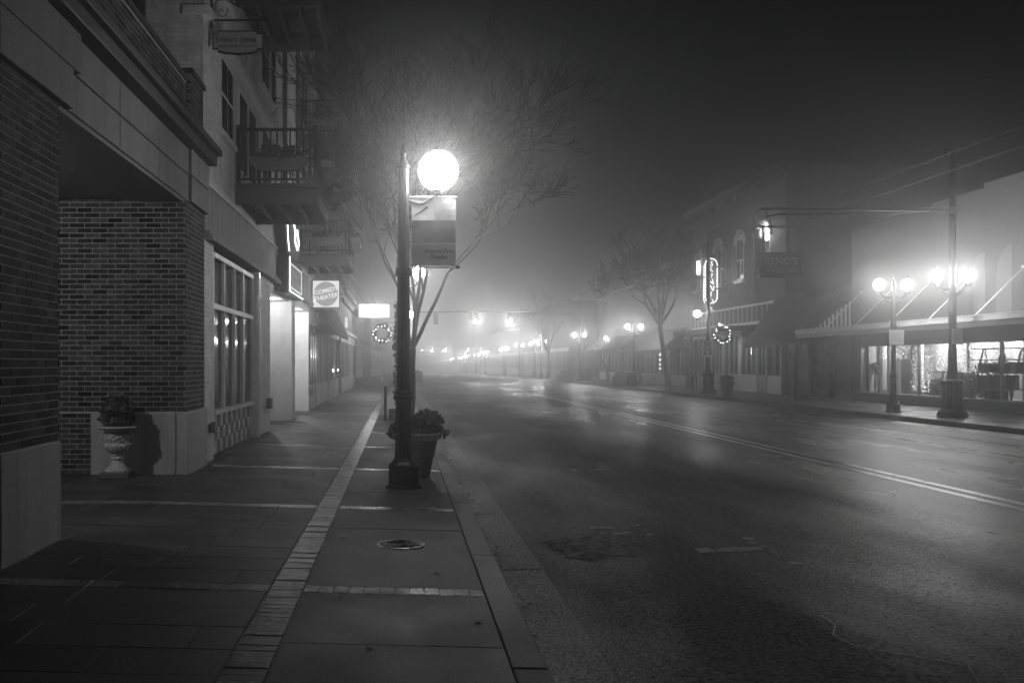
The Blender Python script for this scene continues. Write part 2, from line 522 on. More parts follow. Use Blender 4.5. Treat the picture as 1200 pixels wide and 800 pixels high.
# gutter and kerbs, in lengths
def kerb_run(x0, x1, zf, name, y0, y1, ln, mat, depth=0.35, lip=0.0):
    y = y0; i = 0
    root = None
    while y < y1:
        ye = min(y + ln, y1)
        mb = MB()
        mb.add([(x0, y + .006, zf(x0, y)), (x1, y + .006, zf(x1, y) + lip), (x1, ye - .006, zf(x1, ye) + lip), (x0, ye - .006, zf(x0, ye)),
                (x0, y + .006, zf(x0, y) - depth), (x1, y + .006, zf(x1, y) - depth), (x1, ye - .006, zf(x1, ye) - depth), (x0, ye - .006, zf(x0, ye) - depth)],
               [(0, 1, 2, 3), (0, 4, 5, 1), (1, 5, 6, 2), (2, 6, 7, 3), (3, 7, 4, 0)])
        o = mb.build(name, mat, root, bevel=0.012 if y < 20 else 0)
        if root is None:
            root = struct(o); 
        y = ye; i += 1
        if i > 24: ln = 30
    return root
kerb_run(0.57, 0.76, lambda x, y: zwalk(x, y), 'kerb', -4, 680, 3.05, M['kerb'])
kerb_run(0.765, 1.165, lambda x, y: -0.215 + 0.012 * (x - .76) + drop(y), 'gutter', -4, 680, 3.05, M['gutter'], lip=0.008)
kerb_run(14.6, 14.8, lambda x, y: zwalk_r(x, y), 'kerb_right', -4, 680, 3.05, M['kerb'])

# ------------------------------------------------------------------ left sidewalk: bed, slabs, brick strip and cross bands
walk = struct(sheet([-9.0, -6, XL, -0.66, 0.565], lambda x, y: zwalk(x, y) - 0.009, 'sidewalk', M['bed']))
random.seed(11)
BAND0, PER = 6.72, 3.85
def shear_slab(mb, x0, x1, y0, y1, zo=0.0, th=0.05):
    a, b = zwalk(x0, y0) + zo, zwalk(x1, y0) + zo
    c, d = zwalk(x1, y1) + zo, zwalk(x0, y1) + zo
    e = 0.0015
    vs = [(x0, y0, a - th), (x1, y0, b - th), (x1, y1, c - th), (x0, y1, d - th),
          (x0, y0, a - e), (x1, y0, b - e), (x1, y1, c - e), (x0, y1, d - e),
          (x0 + e, y0 + e, a), (x1 - e, y0 + e, b), (x1 - e, y1 - e, c), (x0 + e, y1 - e, d)]
    fs = [(8, 9, 10, 11), (4, 5, 9, 8), (5, 6, 10, 9), (6, 7, 11, 10), (7, 4, 8, 11), (0, 1, 5, 4), (1, 2, 6, 5), (2, 3, 7, 6), (3, 0, 4, 7)]
    mb.add(vs, fs)
far_slab = MB(); far_pav = MB()
nslab = 0
SL_X0, SL_X1 = -7.4, -0.89
for kb in range(-2, 30):
    y0 = BAND0 + kb * PER + 0.21
    rows = 8
    rh = (PER - 0.21) / rows
    for r in range(rows):
        ya = y0 + r * rh; yb = ya + rh - 0.008
        if yb < 2.5: continue
        x = SL_X0 - random.uniform(0, 0.9)
        while x < SL_X1:
            xe = min(x + random.choice((0.61, 0.91, 0.91, 1.22)), SL_X1)
            if SL_X1 - xe < 0.25: xe = SL_X1
            if xe - x > 0.05 and xe > SL_X0 and not (ya > 13.3 and x < XL - 0.7):
                inview = xe > -0.6 * ya + 0.0 and xe > (-4.6 if ya > 8 else -3.4)
                zo = random.uniform(-0.0012, 0.0012)
                if ya < 21.5 and ya > 4.0 and inview and nslab < 290:
                    m1 = MB(); shear_slab(m1, x, xe - 0.007, ya, yb, zo)
                    m1.build('paving_slab', M['slab'], walk); nslab += 1
                else:
                    far_slab.tone = random.random()
                    shear_slab(far_slab, x, xe - 0.007, ya, yb, zo)
            x = xe
# furnishing strip slabs
for kb in range(-2, 60):
    y0 = BAND0 + kb * PER + 0.21
    for r in range(3):
        rh = (PER - 0.21) / 3
        ya = y0 + r * rh; yb = ya + rh - 0.010
        if yb < 2.0: continue
        m1 = MB(); shear_slab(m1, -0.655, 0.56, ya, yb, random.uniform(-.002, .002))
        if ya < 30: m1.build('verge_slab', M['furn'], walk)
        else:
            far_slab.tone = random.random(); shear_slab(far_slab, -0.655, 0.56, ya, yb)
# pavers
npav = 0
pav_me = {}
y = 3.0
while y < 110:
    zo = random.uniform(-.003, .003)
    if y < 21.5 and y > 4.2:
        m1 = MB(); shear_slab(m1, -0.880, -0.668, y, y + 0.094, zo)
        m1.build('paver_brick', M['paver'], walk); npav += 1
    else:
        far_pav.tone = random.random(); shear_slab(far_pav, -0.880, -0.668, y, y + 0.094, zo)
    y += 0.102
for kb in range(0, 26):
    y0 = BAND0 + kb * PER
    x = -0.652
    xs = []
    while x < 0.55:
        xs.append(x); x += 0.1015
    x = -0.89 - 0.2
    while x > SL_X0:
        xs.append(x); x -= 0.203
    for x in xs:
        wd = 0.096 if x > -0.7 else 0.197
        if y0 > 13.3 and x < XL: continue
        zo = random.uniform(0.0, .004)
        if npav < 296 and x > -0.45 * y0 - 0.3 and kb < 4:
            m1 = MB(); shear_slab(m1, x, x + wd, y0, y0 + 0.197, zo)
            m1.build('paver_brick', M['paver'], walk); npav += 1
        else:
            far_pav.tone = random.random(); shear_slab(far_pav, x, x + wd, y0, y0 + 0.197, zo)
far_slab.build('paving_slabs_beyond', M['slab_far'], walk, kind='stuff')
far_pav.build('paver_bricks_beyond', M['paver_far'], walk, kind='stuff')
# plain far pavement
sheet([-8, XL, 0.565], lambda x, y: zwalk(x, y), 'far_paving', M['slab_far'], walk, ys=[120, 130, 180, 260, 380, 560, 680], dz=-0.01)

# manhole cover
mh = thing('manhole_cover', 'round patterned iron cover let into the verge slab in front of the near lamp post', 'manhole cover', (0.0, 8.55, zwalk(0.0) + 0.002))
mb = MB(); mb.lathe([(0.205, -0.01), (0.205, 0.006), (0.19, 0.008), (0.188, 0.003)], 32)
mb.build('rim', M['cover'], mh, smooth=True)
mb = MB(); mb.lathe([(0.18, -0.01), (0.18, 0.004)], 32); mb.build('lid', M['iron'], mh)
for rr in (0.165, 0.135, 0.105, 0.075, 0.045):
    mb = MB()
    n = max(8, int(rr * 90))
    for k in range(n):
        t0 = 2 * PI * k / n; t1 = 2 * PI * (k + 0.72) / n
        pts = [(rr * math.cos(t0 + (t1 - t0) * q / 3), rr * math.sin(t0 + (t1 - t0) * q / 3), 0.007) for q in range(4)]
        mb.tube(pts, 0.006, 4)
    mb.build('raised_ring', M['cover'], mh)

# gum spots and fallen leaves
rg = random.Random(6)
mb = MB()
for k in range(70):
    x, y = rg.uniform(-2.6, .5), rg.uniform(4.4, 15)
    if -.9 < x < -.64: continue
    rr = rg.uniform(.006, .018)
    mb.lathe([(rr, 0.0), (rr * .7, .0022)], 7, (x, y, zwalk(x)), ph=k)
mb.build('gum_spots', M['kerb'], walk, kind='stuff')
mb = MB()
for k in range(90):
    if k < 60: x, y, zf_ = 0.80 + abs(rg.gauss(0, .06)), rg.uniform(4.6, 22), None
    else: x, y, zf_ = rg.uniform(-3.6, .5), rg.uniform(5, 15), 1
    z = (-0.212 if zf_ is None else zwalk(x)) + .004
    a = rg.uniform(0, 6.28); l = rg.uniform(.02, .05); c, s_ = math.cos(a), math.sin(a)
    mb.tone = rg.random()
    pts_ = [(-l, 0, 0), (0, -l * .45, rg.uniform(.004, .014)), (l, 0, .004), (0, l * .45, rg.uniform(.004, .014))]
    mb.add([(x + u * c - v * s_, y + u * s_ + v * c, z + w) for u, v, w in pts_], [(0, 1, 2), (0, 2, 3)])
tag(mb.build('fallen_leaves', M['leaf'], None, kind='stuff'), 'few dead leaves scattered in the gutter and on the slabs', 'leaves')

# right sidewalk
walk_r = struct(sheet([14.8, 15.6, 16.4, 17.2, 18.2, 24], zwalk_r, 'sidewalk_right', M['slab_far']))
for y in range(20, 100, 3):
    strip(14.82, 18.0, y, y + 0.2, 'brick_band', M['paver_far'], walk_r, dz=0.004, zf=zwalk_r)

# ------------------------------------------------------------------ brick laying
BH, BL = 0.0677, 0.203
def brick_box(mb, ax, a0, a1, z0, z1, face, sgn, proud=0.008):
    """a brick showing on a wall plane. ax 'y': wall at x=face running along y; ax 'x': wall at y=face running along x; sgn: outward direction"""
    d0, d1 = face - sgn * 0.01, face + sgn * proud
    lo, hi = min(d0, d1), max(d0, d1)
    if ax == 'y': mb.box(lo, hi, a0, a1, z0, z1)
    else: mb.box(a0, a1, lo, hi, z0, z1)
def lay(ax, a0, a1, z0, z1, face, sgn, cb, rnd, bl=BL, bh=BH):
    """calls cb(a0,a1,z0,z1) for each brick of a running-bond wall"""
    k = 0; z = z0
    while z < z1 - 0.03:
        ze = min(z + bh - 0.010, z1)
        a = a0 - (bl / 2 if k % 2 else 0)
        while a < a1 - 0.02:
            s = max(a, a0); e = min(a + bl - 0.010, a1)
            if e - s > 0.03: cb(s, e, z, ze)
            a += bl
        k += 1; z += bh
brick_me = {}
def brick_part(parent, ax, face, sgn):
    def cb(s, e, z, ze):
        ln = round(e - s, 3); h = round(ze - z, 3)
        key = (ax, sgn, ln, h)
        if key not in brick_me:
            mb = MB(); d = 0.018
            c = 0.003
            if ax == 'y': mb.box(-d / 2, d / 2, -ln / 2, ln / 2, -h / 2, h / 2)
            else: mb.box(-ln / 2, ln / 2, -d / 2, d / 2, -h / 2, h / 2)
            brick_me[key] = mb.mesh('brick', M['brick'])
        off = face - sgn * 0.006 + random.uniform(-.0015, .0015)
        loc = (off, (s + e) / 2, (z + ze) / 2) if ax == 'y' else ((s + e) / 2, off, (z + ze) / 2)
        inst('brick', brick_me[key], parent, loc)
    return cb
def brick_mass(mb, ax, face, sgn, rough=0.0015):
    def cb(s, e, z, ze):
        mb.tone = random.random()
        brick_box(mb, ax, s, e, z, ze, face, sgn, 0.003 + random.uniform(-rough, rough))
    return cb

# ------------------------------------------------------------------ brick arcade at the left
random.seed(21)
arc = thing('brick_arcade', 'dark brick arcade with stone lintel and brick parapet over the sidewalk', 'building', (0, 0, 0))
arc_floor = struct(BX(-9.0, -7.4, -4, 13.3, -0.3, -0.01).build('arcade_floor', M['slab_far']))
pierA = BX(-4.09, XL - 0.008, 7.2, 8.42, -0.05, 3.64).build('pier', M['mortar'], arc)
pierB = BX(-4.60, XL - 0.008, 13.36, 14.66, -0.05, 3.64).build('pier', M['mortar'], arc)
lay('y', 7.2, 8.42, 0.83, 3.64, XL - 0.008, 1, brick_part(pierA, 'y', XL - 0.008, 1), random)
mA = MB(); lay('x', -4.09, XL, 0.83, 3.64, 7.2, -1, brick_mass(mA, 'x', 7.2, -1), random)
lay('x', -4.09, XL, 0.83, 3.64, 8.42, 1, brick_mass(mA, 'x', 8.42, 1), random)
mA.build('bricks_of_side_faces', M['brick_j'], pierA, kind='stuff')
mB = MB(); lay('y', 13.36, 14.66, 0.83, 3.64, XL - 0.008, 1, brick_mass(mB, 'y', XL - 0.008, 1), random)
lay('x', -4.60, XL, 0.83, 3.64, 13.36, -1, brick_mass(mB, 'x', 13.36, -1), random)
lay('x', -4.60, -4.12, 0.0, 0.83, 13.36, -1, brick_mass(mB, 'x', 13.36, -1), random)
mB.build('bricks_of_far_pier', M['brick_j'], pierB, kind='stuff')
wallC = BX(-8.6, -4.602, 13.36, 14.6, -0.05, 3.64).build('wall', M['mortar'], arc)
mC = MB(); lay('x', -8.6, -4.6, 0.0, 3.64, 13.36, -1, brick_mass(mC, 'x', 13.36, -1), random)
mC.build('bricks_of_back_wall', M['brick_j'], wallC, kind='stuff')
BX(-8.9, -8.6, -4, 14.6, -0.05, 3.64).build('wall', M['mortar'], arc)
# stone bases
BX(-4.11, XL + 0.012, 7.17, 8.44, -0.08, 0.825).build('base_block', M['stone_pale'], arc, bevel=0.012)
BX(-4.10, -2.985, 13.325, 14.3, -0.08, 0.82).build('base_block', M['stone_pale'], arc, bevel=0.012)
BX(-2.975, XL + 0.035, 13.325, 14.69, -0.08, 0.82).build('base_block', M['stone_pale'], arc, bevel=0.012)
# nearer pier, out of the picture, that carries the lintel
BX(-4.09, XL, 1.1, 2.4, -0.05, 3.64).build('pier', M['brick_j'], arc)
# stone lintel in two courses of panels
ys = [-2.0, 0.4, 2.7, 4.9, 7.05]
def panel(y0, y1, z0, z1, x1, nm='lintel_stone'):
    return BX(-3.4, x1, y0 + .005, y1 - .005, z0, z1).build(nm, M['stone'], arc, bevel=0.008)
for a, b in zip(ys, ys[1:]):
    panel(a, b, 3.645, 3.99, XL + 0.0); panel(a, b, 4.005, 4.35, XL + 0.0)
panel(7.05, 8.64, 3.645, 3.99, XL + 0.055); panel(7.05, 8.86, 4.005, 4.35, XL + 0.05)
ys = [8.64, 10.25, 11.9, 13.55]
for i, (a, b) in enumerate(zip(ys, ys[1:])):
    panel(a, b, 3.645, 3.99, XL); panel(a if i else 8.86, b, 4.005, 4.35, XL)
panel(13.55, 14.78, 3.645, 3.99, XL + 0.045); panel(13.55, 14.78, 4.005, 4.35, XL + 0.045)
BX(-8.6, -3.41, -4, 13.35, 3.65, 3.95).build('soffit', M['soffit'], arc)
BX(-3.42, XL - 0.02, -2, 13.35, 3.60, 3.642).build('soffit', M['soffit'], arc)
BX(-4.62, -4.56, -2, 13.34, 3.62, 3.648).build('soffit_groove', M['coping'], arc)
BX(-3.3, -2.70, -3, 14.80, 4.355, 4.50).build('ledge', M['coping'], arc, bevel=0.01)
BX(-3.3, -2.63, -3, 14.83, 4.502, 4.60).build('ledge', M['coping'], arc, bevel=0.01)
par = BX(-3.2, -2.93, -3, 13.72, 4.602, 5.30).build('parapet', M['mortar'], arc)
mP = MB(); lay('y', 2.0, 13.72, 4.602, 5.29, -2.93, 1, brick_mass(mP, 'y', -2.93, 1), random)
mP.build('bricks_of_parapet', M['brick_j'], par, kind='stuff')
BX(-3.24, -2.90, -3, 13.73, 5.302, 5.37).build('parapet_cap', M['coping'], arc)
par2 = BX(-3.6, -2.88, 13.74, 14.64, 4.602, 5.42).build('parapet', M['mortar'], arc)
mP = MB(); lay('y', 13.74, 14.64, 4.602, 5.42, -2.88, 1, brick_mass(mP, 'y', -2.88, 1), random)
lay('x', -3.6, -2.88, 4.602, 5.42, 13.74, -1, brick_mass(mP, 'x', 13.74, -1), random)
mP.build('bricks_of_parapet_end', M['brick_j'], par2, kind='stuff')
BX(-3.63, -2.84, 13.71, 14.655, 5.422, 5.49).build('parapet_cap', M['coping'], arc)
# terrace roof behind the parapet
BX(-8.6, -3.21, -4, 14.6, 4.30, 4.45).build('terrace', M['coping'], arc)
# arcade ceiling lamp (hidden behind the near pier)
al = thing('ceiling_lamp', 'round lamp on the arcade soffit behind the near brick pier', 'lamp', (-5.6, 9.3, 3.64))
MB().lathe([(0.15, 0), (0.16, -0.03), (0.13, -0.05)], 16).build('canopy', M['steel'], al)
MB().sphere((0, 0, -0.11), 0.09, 10, 6).build('bulb', M['globe'], al, smooth=True)
point('lamp_light', (0, 0, -0.13), 200, 0.07, al)

# ------------------------------------------------------------------ foliage helper
def leaves(mb, c, rx, ry, rz, n, size, shell=0.35, down=False):
    for _ in range(n):
        while True:
            p = Vector((random.uniform(-1, 1), random.uniform(-1, 1), random.uniform(-1, 1)))
            if p.length <= 1: break
        q = p.normalized() * (shell + (1 - shell) * random.random() ** 0.6)
        q *= 0.8 + 0.28 * mnoise.noise(q * 3.1 + Vector(c))
        o = Vector(c) + Vector((q.x * rx, q.y * ry, q.z * rz))
        s = size * random.uniform(0.6, 1.3)
        d = (q + Vector((random.uniform(-1, 1), random.uniform(-1, 1), random.uniform(-.3, 1))) * 0.8).normalized()
        a = d.orthogonal().normalized() * s * 0.38
        a.rotate(Matrix.Rotation(random.uniform(0, 6.28), 3, d))
        nrm = d.cross(a).normalized() * s * 0.12
        mb.tone = random.random()
        v = [o, o + d * s * 0.45 + a + nrm, o + d * s, o + d * s * 0.45 - a + nrm]
        mb.add([tuple(x) for x in v], [(0, 1, 2), (0, 2, 3)])
    return mb

# ------------------------------------------------------------------ urn by the far pier
random.seed(5)
urn = thing('urn', 'fluted cast urn on a square plinth against the stone base of the far brick pier', 'urn', (-3.66, 12.98, zwalk(-3.66)))
BX(-0.19, 0.19, -0.19, 0.19, 0, 0.075).build('plinth', M['plinth'], urn, bevel=0.01)
prof = [(0.16, 0.078), (0.16, 0.10), (0.10, 0.15), (0.075, 0.19), (0.062, 0.225), (0.085, 0.24), (0.085, 0.255), (0.062, 0.27), (0.08, 0.285), (0.062, 0.30)]
MB().lathe(prof, 32, flute=-0.08).build('foot', M['urn'], urn, smooth=True)
prof = [(0.062, 0.30), (0.11, 0.325), (0.15, 0.37), (0.165, 0.41), (0.16, 0.435), (0.142, 0.45), (0.145, 0.56), (0.16, 0.60), (0.19, 0.62), (0.215, 0.625)]
mb = MB(); mb.lathe(prof[:6], 36, flute=-0.07); mb.build('bowl', M['urn'], urn, smooth=True)
mb = MB(); mb.lathe(prof[5:], 24)
for k in range(26):   # relief wreath round the body
    t = 2 * PI * k / 26
    mb.sphere((0.148 * math.cos(t), 0.148 * math.sin(t), 0.515 + 0.022 * math.sin(k * 2.4)), 0.018, 6, 4)
    mb.sphere((0.147 * math.cos(t + .1), 0.147 * math.sin(t + .1), 0.49 + 0.02 * math.cos(k * 1.9)), 0.014, 6, 4)
mb.build('body', M['urn'], urn, smooth=True)
mb = MB()
mb.lathe([(0.205, 0.622), (0.235, 0.632), (0.245, 0.645), (0.235, 0.658), (0.20, 0.662), (0.17, 0.64)], 40, flute=0.03)
mb.build('rim', M['urn'], urn, smooth=True)
for s in (-1, 1):
    mb = MB(); mb.tube([(s * 0.15, 0, 0.43), (s * 0.20, 0, 0.44), (s * 0.215, 0, 0.50), (s * 0.19, 0, 0.56), (s * 0.16, 0, 0.58)], 0.011, 6)
    mb.build('handle', M['urn'], urn, smooth=True)
topi = thing('boxwood', 'small clipped evergreen bush growing in the cast urn', 'shrub', (-3.66, 12.98, zwalk(-3.66) + 0.64))
mb = MB(); mb.lathe([(0.13, -0.02), (0.19, 0.08), (0.18, 0.24), (0.12, 0.33), (0.03, 0.36)], 12); mb.tone = 0.1
leaves(mb, (0, 0, 0.16), 0.23, 0.23, 0.21, 1500, 0.055, 0.75)
leaves(mb, (0, 0, 0.32), 0.15, 0.15, 0.10, 400, 0.055, 0.6)
mb.build('foliage', M['leaf'], topi, kind='stuff')

# ------------------------------------------------------------------ lamp posts
def lamp_parts(root, big=False, near=False):
    n = 16 if near else 8
    k = 1.0
    MB().lathe([(0.235, 0), (0.235, 0.035), (0.20, 0.05)], 8, ph=PI / 8).build('base_flange', M['iron'], root, bevel=0.004 if near else 0)
    MB().lathe([(0.20, 0.05), (0.195, 0.24), (0.21, 0.26), (0.20, 0.29), (0.15, 0.33), (0.12, 0.37)], 8, ph=PI / 8).build('base', M['iron'], root, bevel=0.006 if near else 0)
    MB().lathe([(0.112, 0.37), (0.098, 0.62), (0.095, 1.08)], 24 if near else 12, flute=-0.09).build('fluted_shaft', M['iron'], root, smooth=False)
    MB().lathe([(0.10, 1.08), (0.125, 1.10), (0.13, 1.13), (0.105, 1.16), (0.115, 1.18), (0.09, 1.21)], n).build('collar', M['iron'], root, smooth=True)
    MB().lathe([(0.085, 1.21), (0.078, 2.6), (0.066, 3.95), (0.05, 3.97)], 24 if near else 12, flute=-0.06).build('shaft', M['iron'], root, smooth=False)
    MB().lathe([(0.09, 2.62), (0.098, 2.65), (0.098, 2.70), (0.085, 2.73)], n).build('band', M['iron'], root, smooth=True)
    MB().lathe([(0.075, 3.96), (0.08, 3.99), (0.05, 4.04), (0.03, 4.10), (0.045, 4.14), (0.02, 4.20), (0.004, 4.27)], n).build('finial', M['iron'], root, smooth=True)

def globe_unit(root, dx, dy, z, watts, mat, near=False, r=0.20, reach=0.43):
    """globe on a scroll arm: returns nothing; dx,dy unit direction"""
    q = reach
    arm = MB()
    pts = []
    for i in range(9):
        t = i / 8
        pts.append((dx * (0.06 + (q - 0.06) * t), dy * (0.06 + (q - 0.06) * t), z - 0.36 - 0.10 * math.sin(PI * t) + 0.10 * t))
    arm.tube(pts, 0.018, 6)
    arm.tube([(dx * 0.06, dy * 0.06, z - 0.60), (dx * 0.2, dy * 0.2, z - 0.52), (dx * 0.3, dy * 0.3, z - 0.45)], 0.012, 5)
    arm.lathe([(0.03, -0.30), (0.07, -0.27), (0.085, -0.215), (0.06, -0.19)], 10, (dx * q, dy * q, z))
    arm.build('lamp_arm', M['iron'], root, smooth=True)
    g = MB().sphere((0, 0, 0), r, 20 if near else 10, 12 if near else 6, 1.0).build('globe', mat, root, smooth=True, loc=(dx * q, dy * q, z))
    MB().lathe([(0.05, r * 0.95), (0.035, r + 0.03), (0.012, r + 0.06), (0.004, r + 0.10)], 8, (dx * q, dy * q, z)).build('globe_cap', M['iron'], root)
    point('lamp_light', (dx * q, dy * q, z), watts, 0.14, root)

GL = 'iron street lamp posts'
near_lamp = thing('street_lamp', 'nearest black iron lamp post, glowing globe on its street side above a banner', 'street lamp', (0.03, 12.5, zwalk(0.03)), 0, GL)
lamp_parts(near_lamp, near=True)
globe_unit(near_lamp, 1, 0, 3.93, LAMP_W * 1.15, M['globe'], near=True, r=0.255, reach=0.43)
# banner hung from two brackets on the near post
ban = thing('banner', 'Argenta Arts District banner with a dark picture hung on the nearest lamp post', 'banner', (0.03, 12.5, zwalk(.03)))
for z in (3.60, 2.73):
    MB().tube([(0.08, 0, z), (0.66, 0, z)], 0.012, 8).build('rod', M['signplate'], ban, smooth=True)
MB().box(0.645, 0.70, -0.02, 0.02, 2.715, 2.75).build('rod_clamp', M['iron'], ban)
mb = MB()
nx, nz = 6, 12
vs = [(0.10 + 0.55 * i / nx, 0.012 * math.sin(i * 1.1 + j * .5), 2.75 + 0.84 * j / nz) for j in range(nz + 1) for i in range(nx + 1)]
fs = [(j * (nx + 1) + i, j * (nx + 1) + i + 1, (j + 1) * (nx + 1) + i + 1, (j + 1) * (nx + 1) + i) for j in range(nz) for i in range(nx)]
mb.add(vs, fs); o = mb.build('cloth', M['banner'], ban); sm = o.modifiers.new('s', 'SOLIDIFY'); sm.thickness = 0.006
mb = MB(); mb.box(0.105, 0.645, -0.024, -0.018, 3.03, 3.31)
mb.build('picture', M['bannerpic'], ban)
mb = MB(); mb.box(0.105, 0.645, -0.024, -0.018, 2.985, 3.02)
mb.build('stripe', M['signgrey'], ban)
me = text_mesh("Argenta Arts", 0.066, M['ink'], 0.002, bold=0.0015); inst('lettering', me, ban, (0.44, -0.022, 2.93), (PI / 2, 0, 0))
me = text_mesh("District", 0.066, M['ink'], 0.002, bold=0.0015); inst('lettering', me, ban, (0.44, -0.022, 2.855), (PI / 2, 0, 0))
mb = MB()
mb.tube([(0.135 + 0.09 * t / 8, -0.022, 2.89 + 0.035 * math.sin(PI * t / 8)) for t in range(9)], 0.004, 4)
mb.tube([(0.15 + 0.06 * t / 8, -0.022, 2.885 + 0.022 * math.sin(PI * t / 8)) for t in range(9)], 0.003, 4)
mb.tube([(0.128, -0.022, 2.875), (0.232, -0.022, 2.875)], 0.003, 4)
mb.tube([(0.14, -0.022, 2.862), (0.22, -0.022, 2.862)], 0.0025, 4)
mb.build('bridge_emblem', M['ink'], ban)

def simple_lamp(label, x, y, z0, sides, watts, mat, r=0.19, reach=0.44, ang=0.0):
    l = thing('street_lamp', label, 'street lamp', (x, y, z0), ang, GL)
    lamp_parts(l)
    for s in sides:
        globe_unit(l, s, 0, 3.98, watts, mat, r=r, reach=reach)
    return l
l2 = simple_lamp('second lamp post on the left sidewalk, hidden behind the nearest one and wound with greenery', 0.03, 27.2, zwalk(0.03), (1,), LAMP_W * 2.4, M['globe'])
l3 = simple_lamp('third lamp post along the left sidewalk carrying a lit wreath on its building side', 0.03, 50.5, zwalk(0.03), (1,), LAMP_W * 1.6, M['globe'])
for i, y in enumerate((74, 98)):
    simple_lamp(('fourth' if i == 0 else 'fifth and dimmest') + ' lamp post along the left kerb, beyond the lit wreath', 0.03, y, zwalk(.03, y), (1,), LAMP_W * 1.5, M['globe'])
# garland wound round the second lamp
gar = thing('garland', 'dark leafy garland wound round the second lamp post on the left', 'garland', (0.03, 27.2, zwalk(0.03)))
mb = MB()
for z in [0.45 + 0.06 * k for k in range(46)]:
    leaves(mb, (-0.03 + 0.03 * math.sin(z * 5), 0, z), 0.20, 0.20, 0.10, 30, 0.10, 0.6)
mb.build('foliage', M['leaf'], gar, kind='stuff')
bx = thing('planter_box', 'small dark square box at the foot of the garlanded lamp post', 'planter', (-0.17, 27.0, zwalk(-.17)))
BX(-0.16, 0.16, -0.16, 0.16, 0, 0.32).build('body', M['plinth'], bx, bevel=0.01)

def wreath(label, x, y, z, arm_dx, big=1.0):
    w = thing('wreath', label, 'wreath', (x, y, z), 0, 'lit wreaths on lamp posts')
    mb = MB(); r = 0.40 * big
    mb.tone = 0.2
    mb.tube([(r * math.cos(2 * PI * k / 20), 0, r * math.sin(2 * PI * k / 20)) for k in range(21)], 0.06, 6)
    for k in range(30):
        t = 2 * PI * k / 30
        leaves(mb, (r * math.cos(t), 0, r * math.sin(t)), 0.11, 0.09, 0.11, 22, 0.09, 0.5)
    mb.build('foliage', M['leaf'], w, kind='stuff')
    bl = MB().sphere((0, 0, 0), 0.020, 6, 4).mesh('bulb', M['bulb_far'])
    for k in range(16):
        t = 2 * PI * (k + 0.3 * random.random()) / 16
        inst('bulb', bl, w, ((r + random.uniform(-.07, .07)) * math.cos(t), -0.09, (r + random.uniform(-.07, .07)) * math.sin(t)))
    mb = MB(); mb.tube([(0, 0, r + 0.04), (0, 0, r + 0.15), (arm_dx, 0, r + 0.15)], 0.012, 5)
    mb.build('bracket', M['iron'], w)
    return w
wreath('lit wreath hanging on the left sidewalk below the white marquee sign', -0.95, 50.5, 2.95, 0.9)

# trolley poles on the right: big fluted base, tall mast, arm over the rails
def trolley_pole(label, x, y, globes, top=7.45, armend=10.1, watts=LAMP_W):
    z0 = zwalk_r(x, y)
    p = thing('trolley_pole', label, 'pole', (x, y, z0), 0, 'tall poles holding the streetcar wire')
    MB().lathe([(0.40, 0), (0.40, 0.10), (0.37, 0.16), (0.30, 0.24)], 8, ph=PI / 8).build('base_flange', M['iron'], p, bevel=0.008)
    MB().lathe([(0.275, 0.22), (0.265, 0.92), (0.30, 0.96), (0.30, 1.03), (0.22, 1.08)], 24, flute=-0.05).build('base', M['iron'], p)
    MB().lathe([(0.18, 1.06), (0.12, 1.4), (0.105, 2.0), (0.085, top)], 12).build('mast', M['iron'], p, smooth=True)
    MB().lathe([(0.09, top), (0.12, top + .02), (0.06, top + .08), (0.05, top + .14), (0.01, top + .2)], 10).build('cap', M['iron'], p, smooth=True)
    for z in (5.78,):
        mb = MB(); mb.tube([(0.15, 0, z + .03), (-(x - armend), 0, z + 0.10)], 0.035, 6)
        mb.lathe([(0.12, -.06), (0.12, .14)], 10, (0, 0, z)); mb.build('arm', M['steel'], p, smooth=True)
        mb = MB(); mb.tube([(-(x - armend) + .2, 0, z + .08), (-(x - armend) + .2, 0, z - .12), (-(x - armend) + 0.8, 0, z - .02)], 0.02, 5)
        mb.tube([(-(x - armend) + 0.6, 0, z - .07), (-0.5, 0, z)], 0.012, 4)
        mb.build('wire_holder', M['iron'], p)
    for s in globes:
        globe_unit(p, s, 0, 4.0, watts, M['globe'], r=0.19, reach=0.44 if len(globes) > 1 else 0.56)
    return p
tp1 = trolley_pole('tallest pole at the right with fluted base and two globes either side', 15.55, 28.4, (-1, 1), armend=10.1, watts=LAMP_W * 1.3)
simple_lamp('slender twin globe lamp post just left of the tall trolley pole', 15.35, 31.4, zwalk_r(15.35), (-1, 1), LAMP_W * 1.25, M['globe'])
tp2 = trolley_pole('trolley pole with one globe and a speed limit sign before the brick building', 15.35, 50.3, (-1,), armend=11.2)
wreath('lit wreath hanging beside the globe of the speed limit pole', 15.35 + 0.66, 50.2, 2.92, -0.6, 0.98)
simple_lamp('twin globe lamp post behind the pale hedge planter and the leaning tree', 15.7, 67.8, zwalk_r(15.7), (-1, 1), LAMP_W * 1.5, M['globe'])
tp3 = trolley_pole('farthest trolley pole with twin globes, seen faintly in fog', 15.6, 88.0, (-1, 1), armend=10.8, watts=LAMP_W * 1.8)
farlab = 'faint far twin globe lamp post receding into fog along the right kerb'
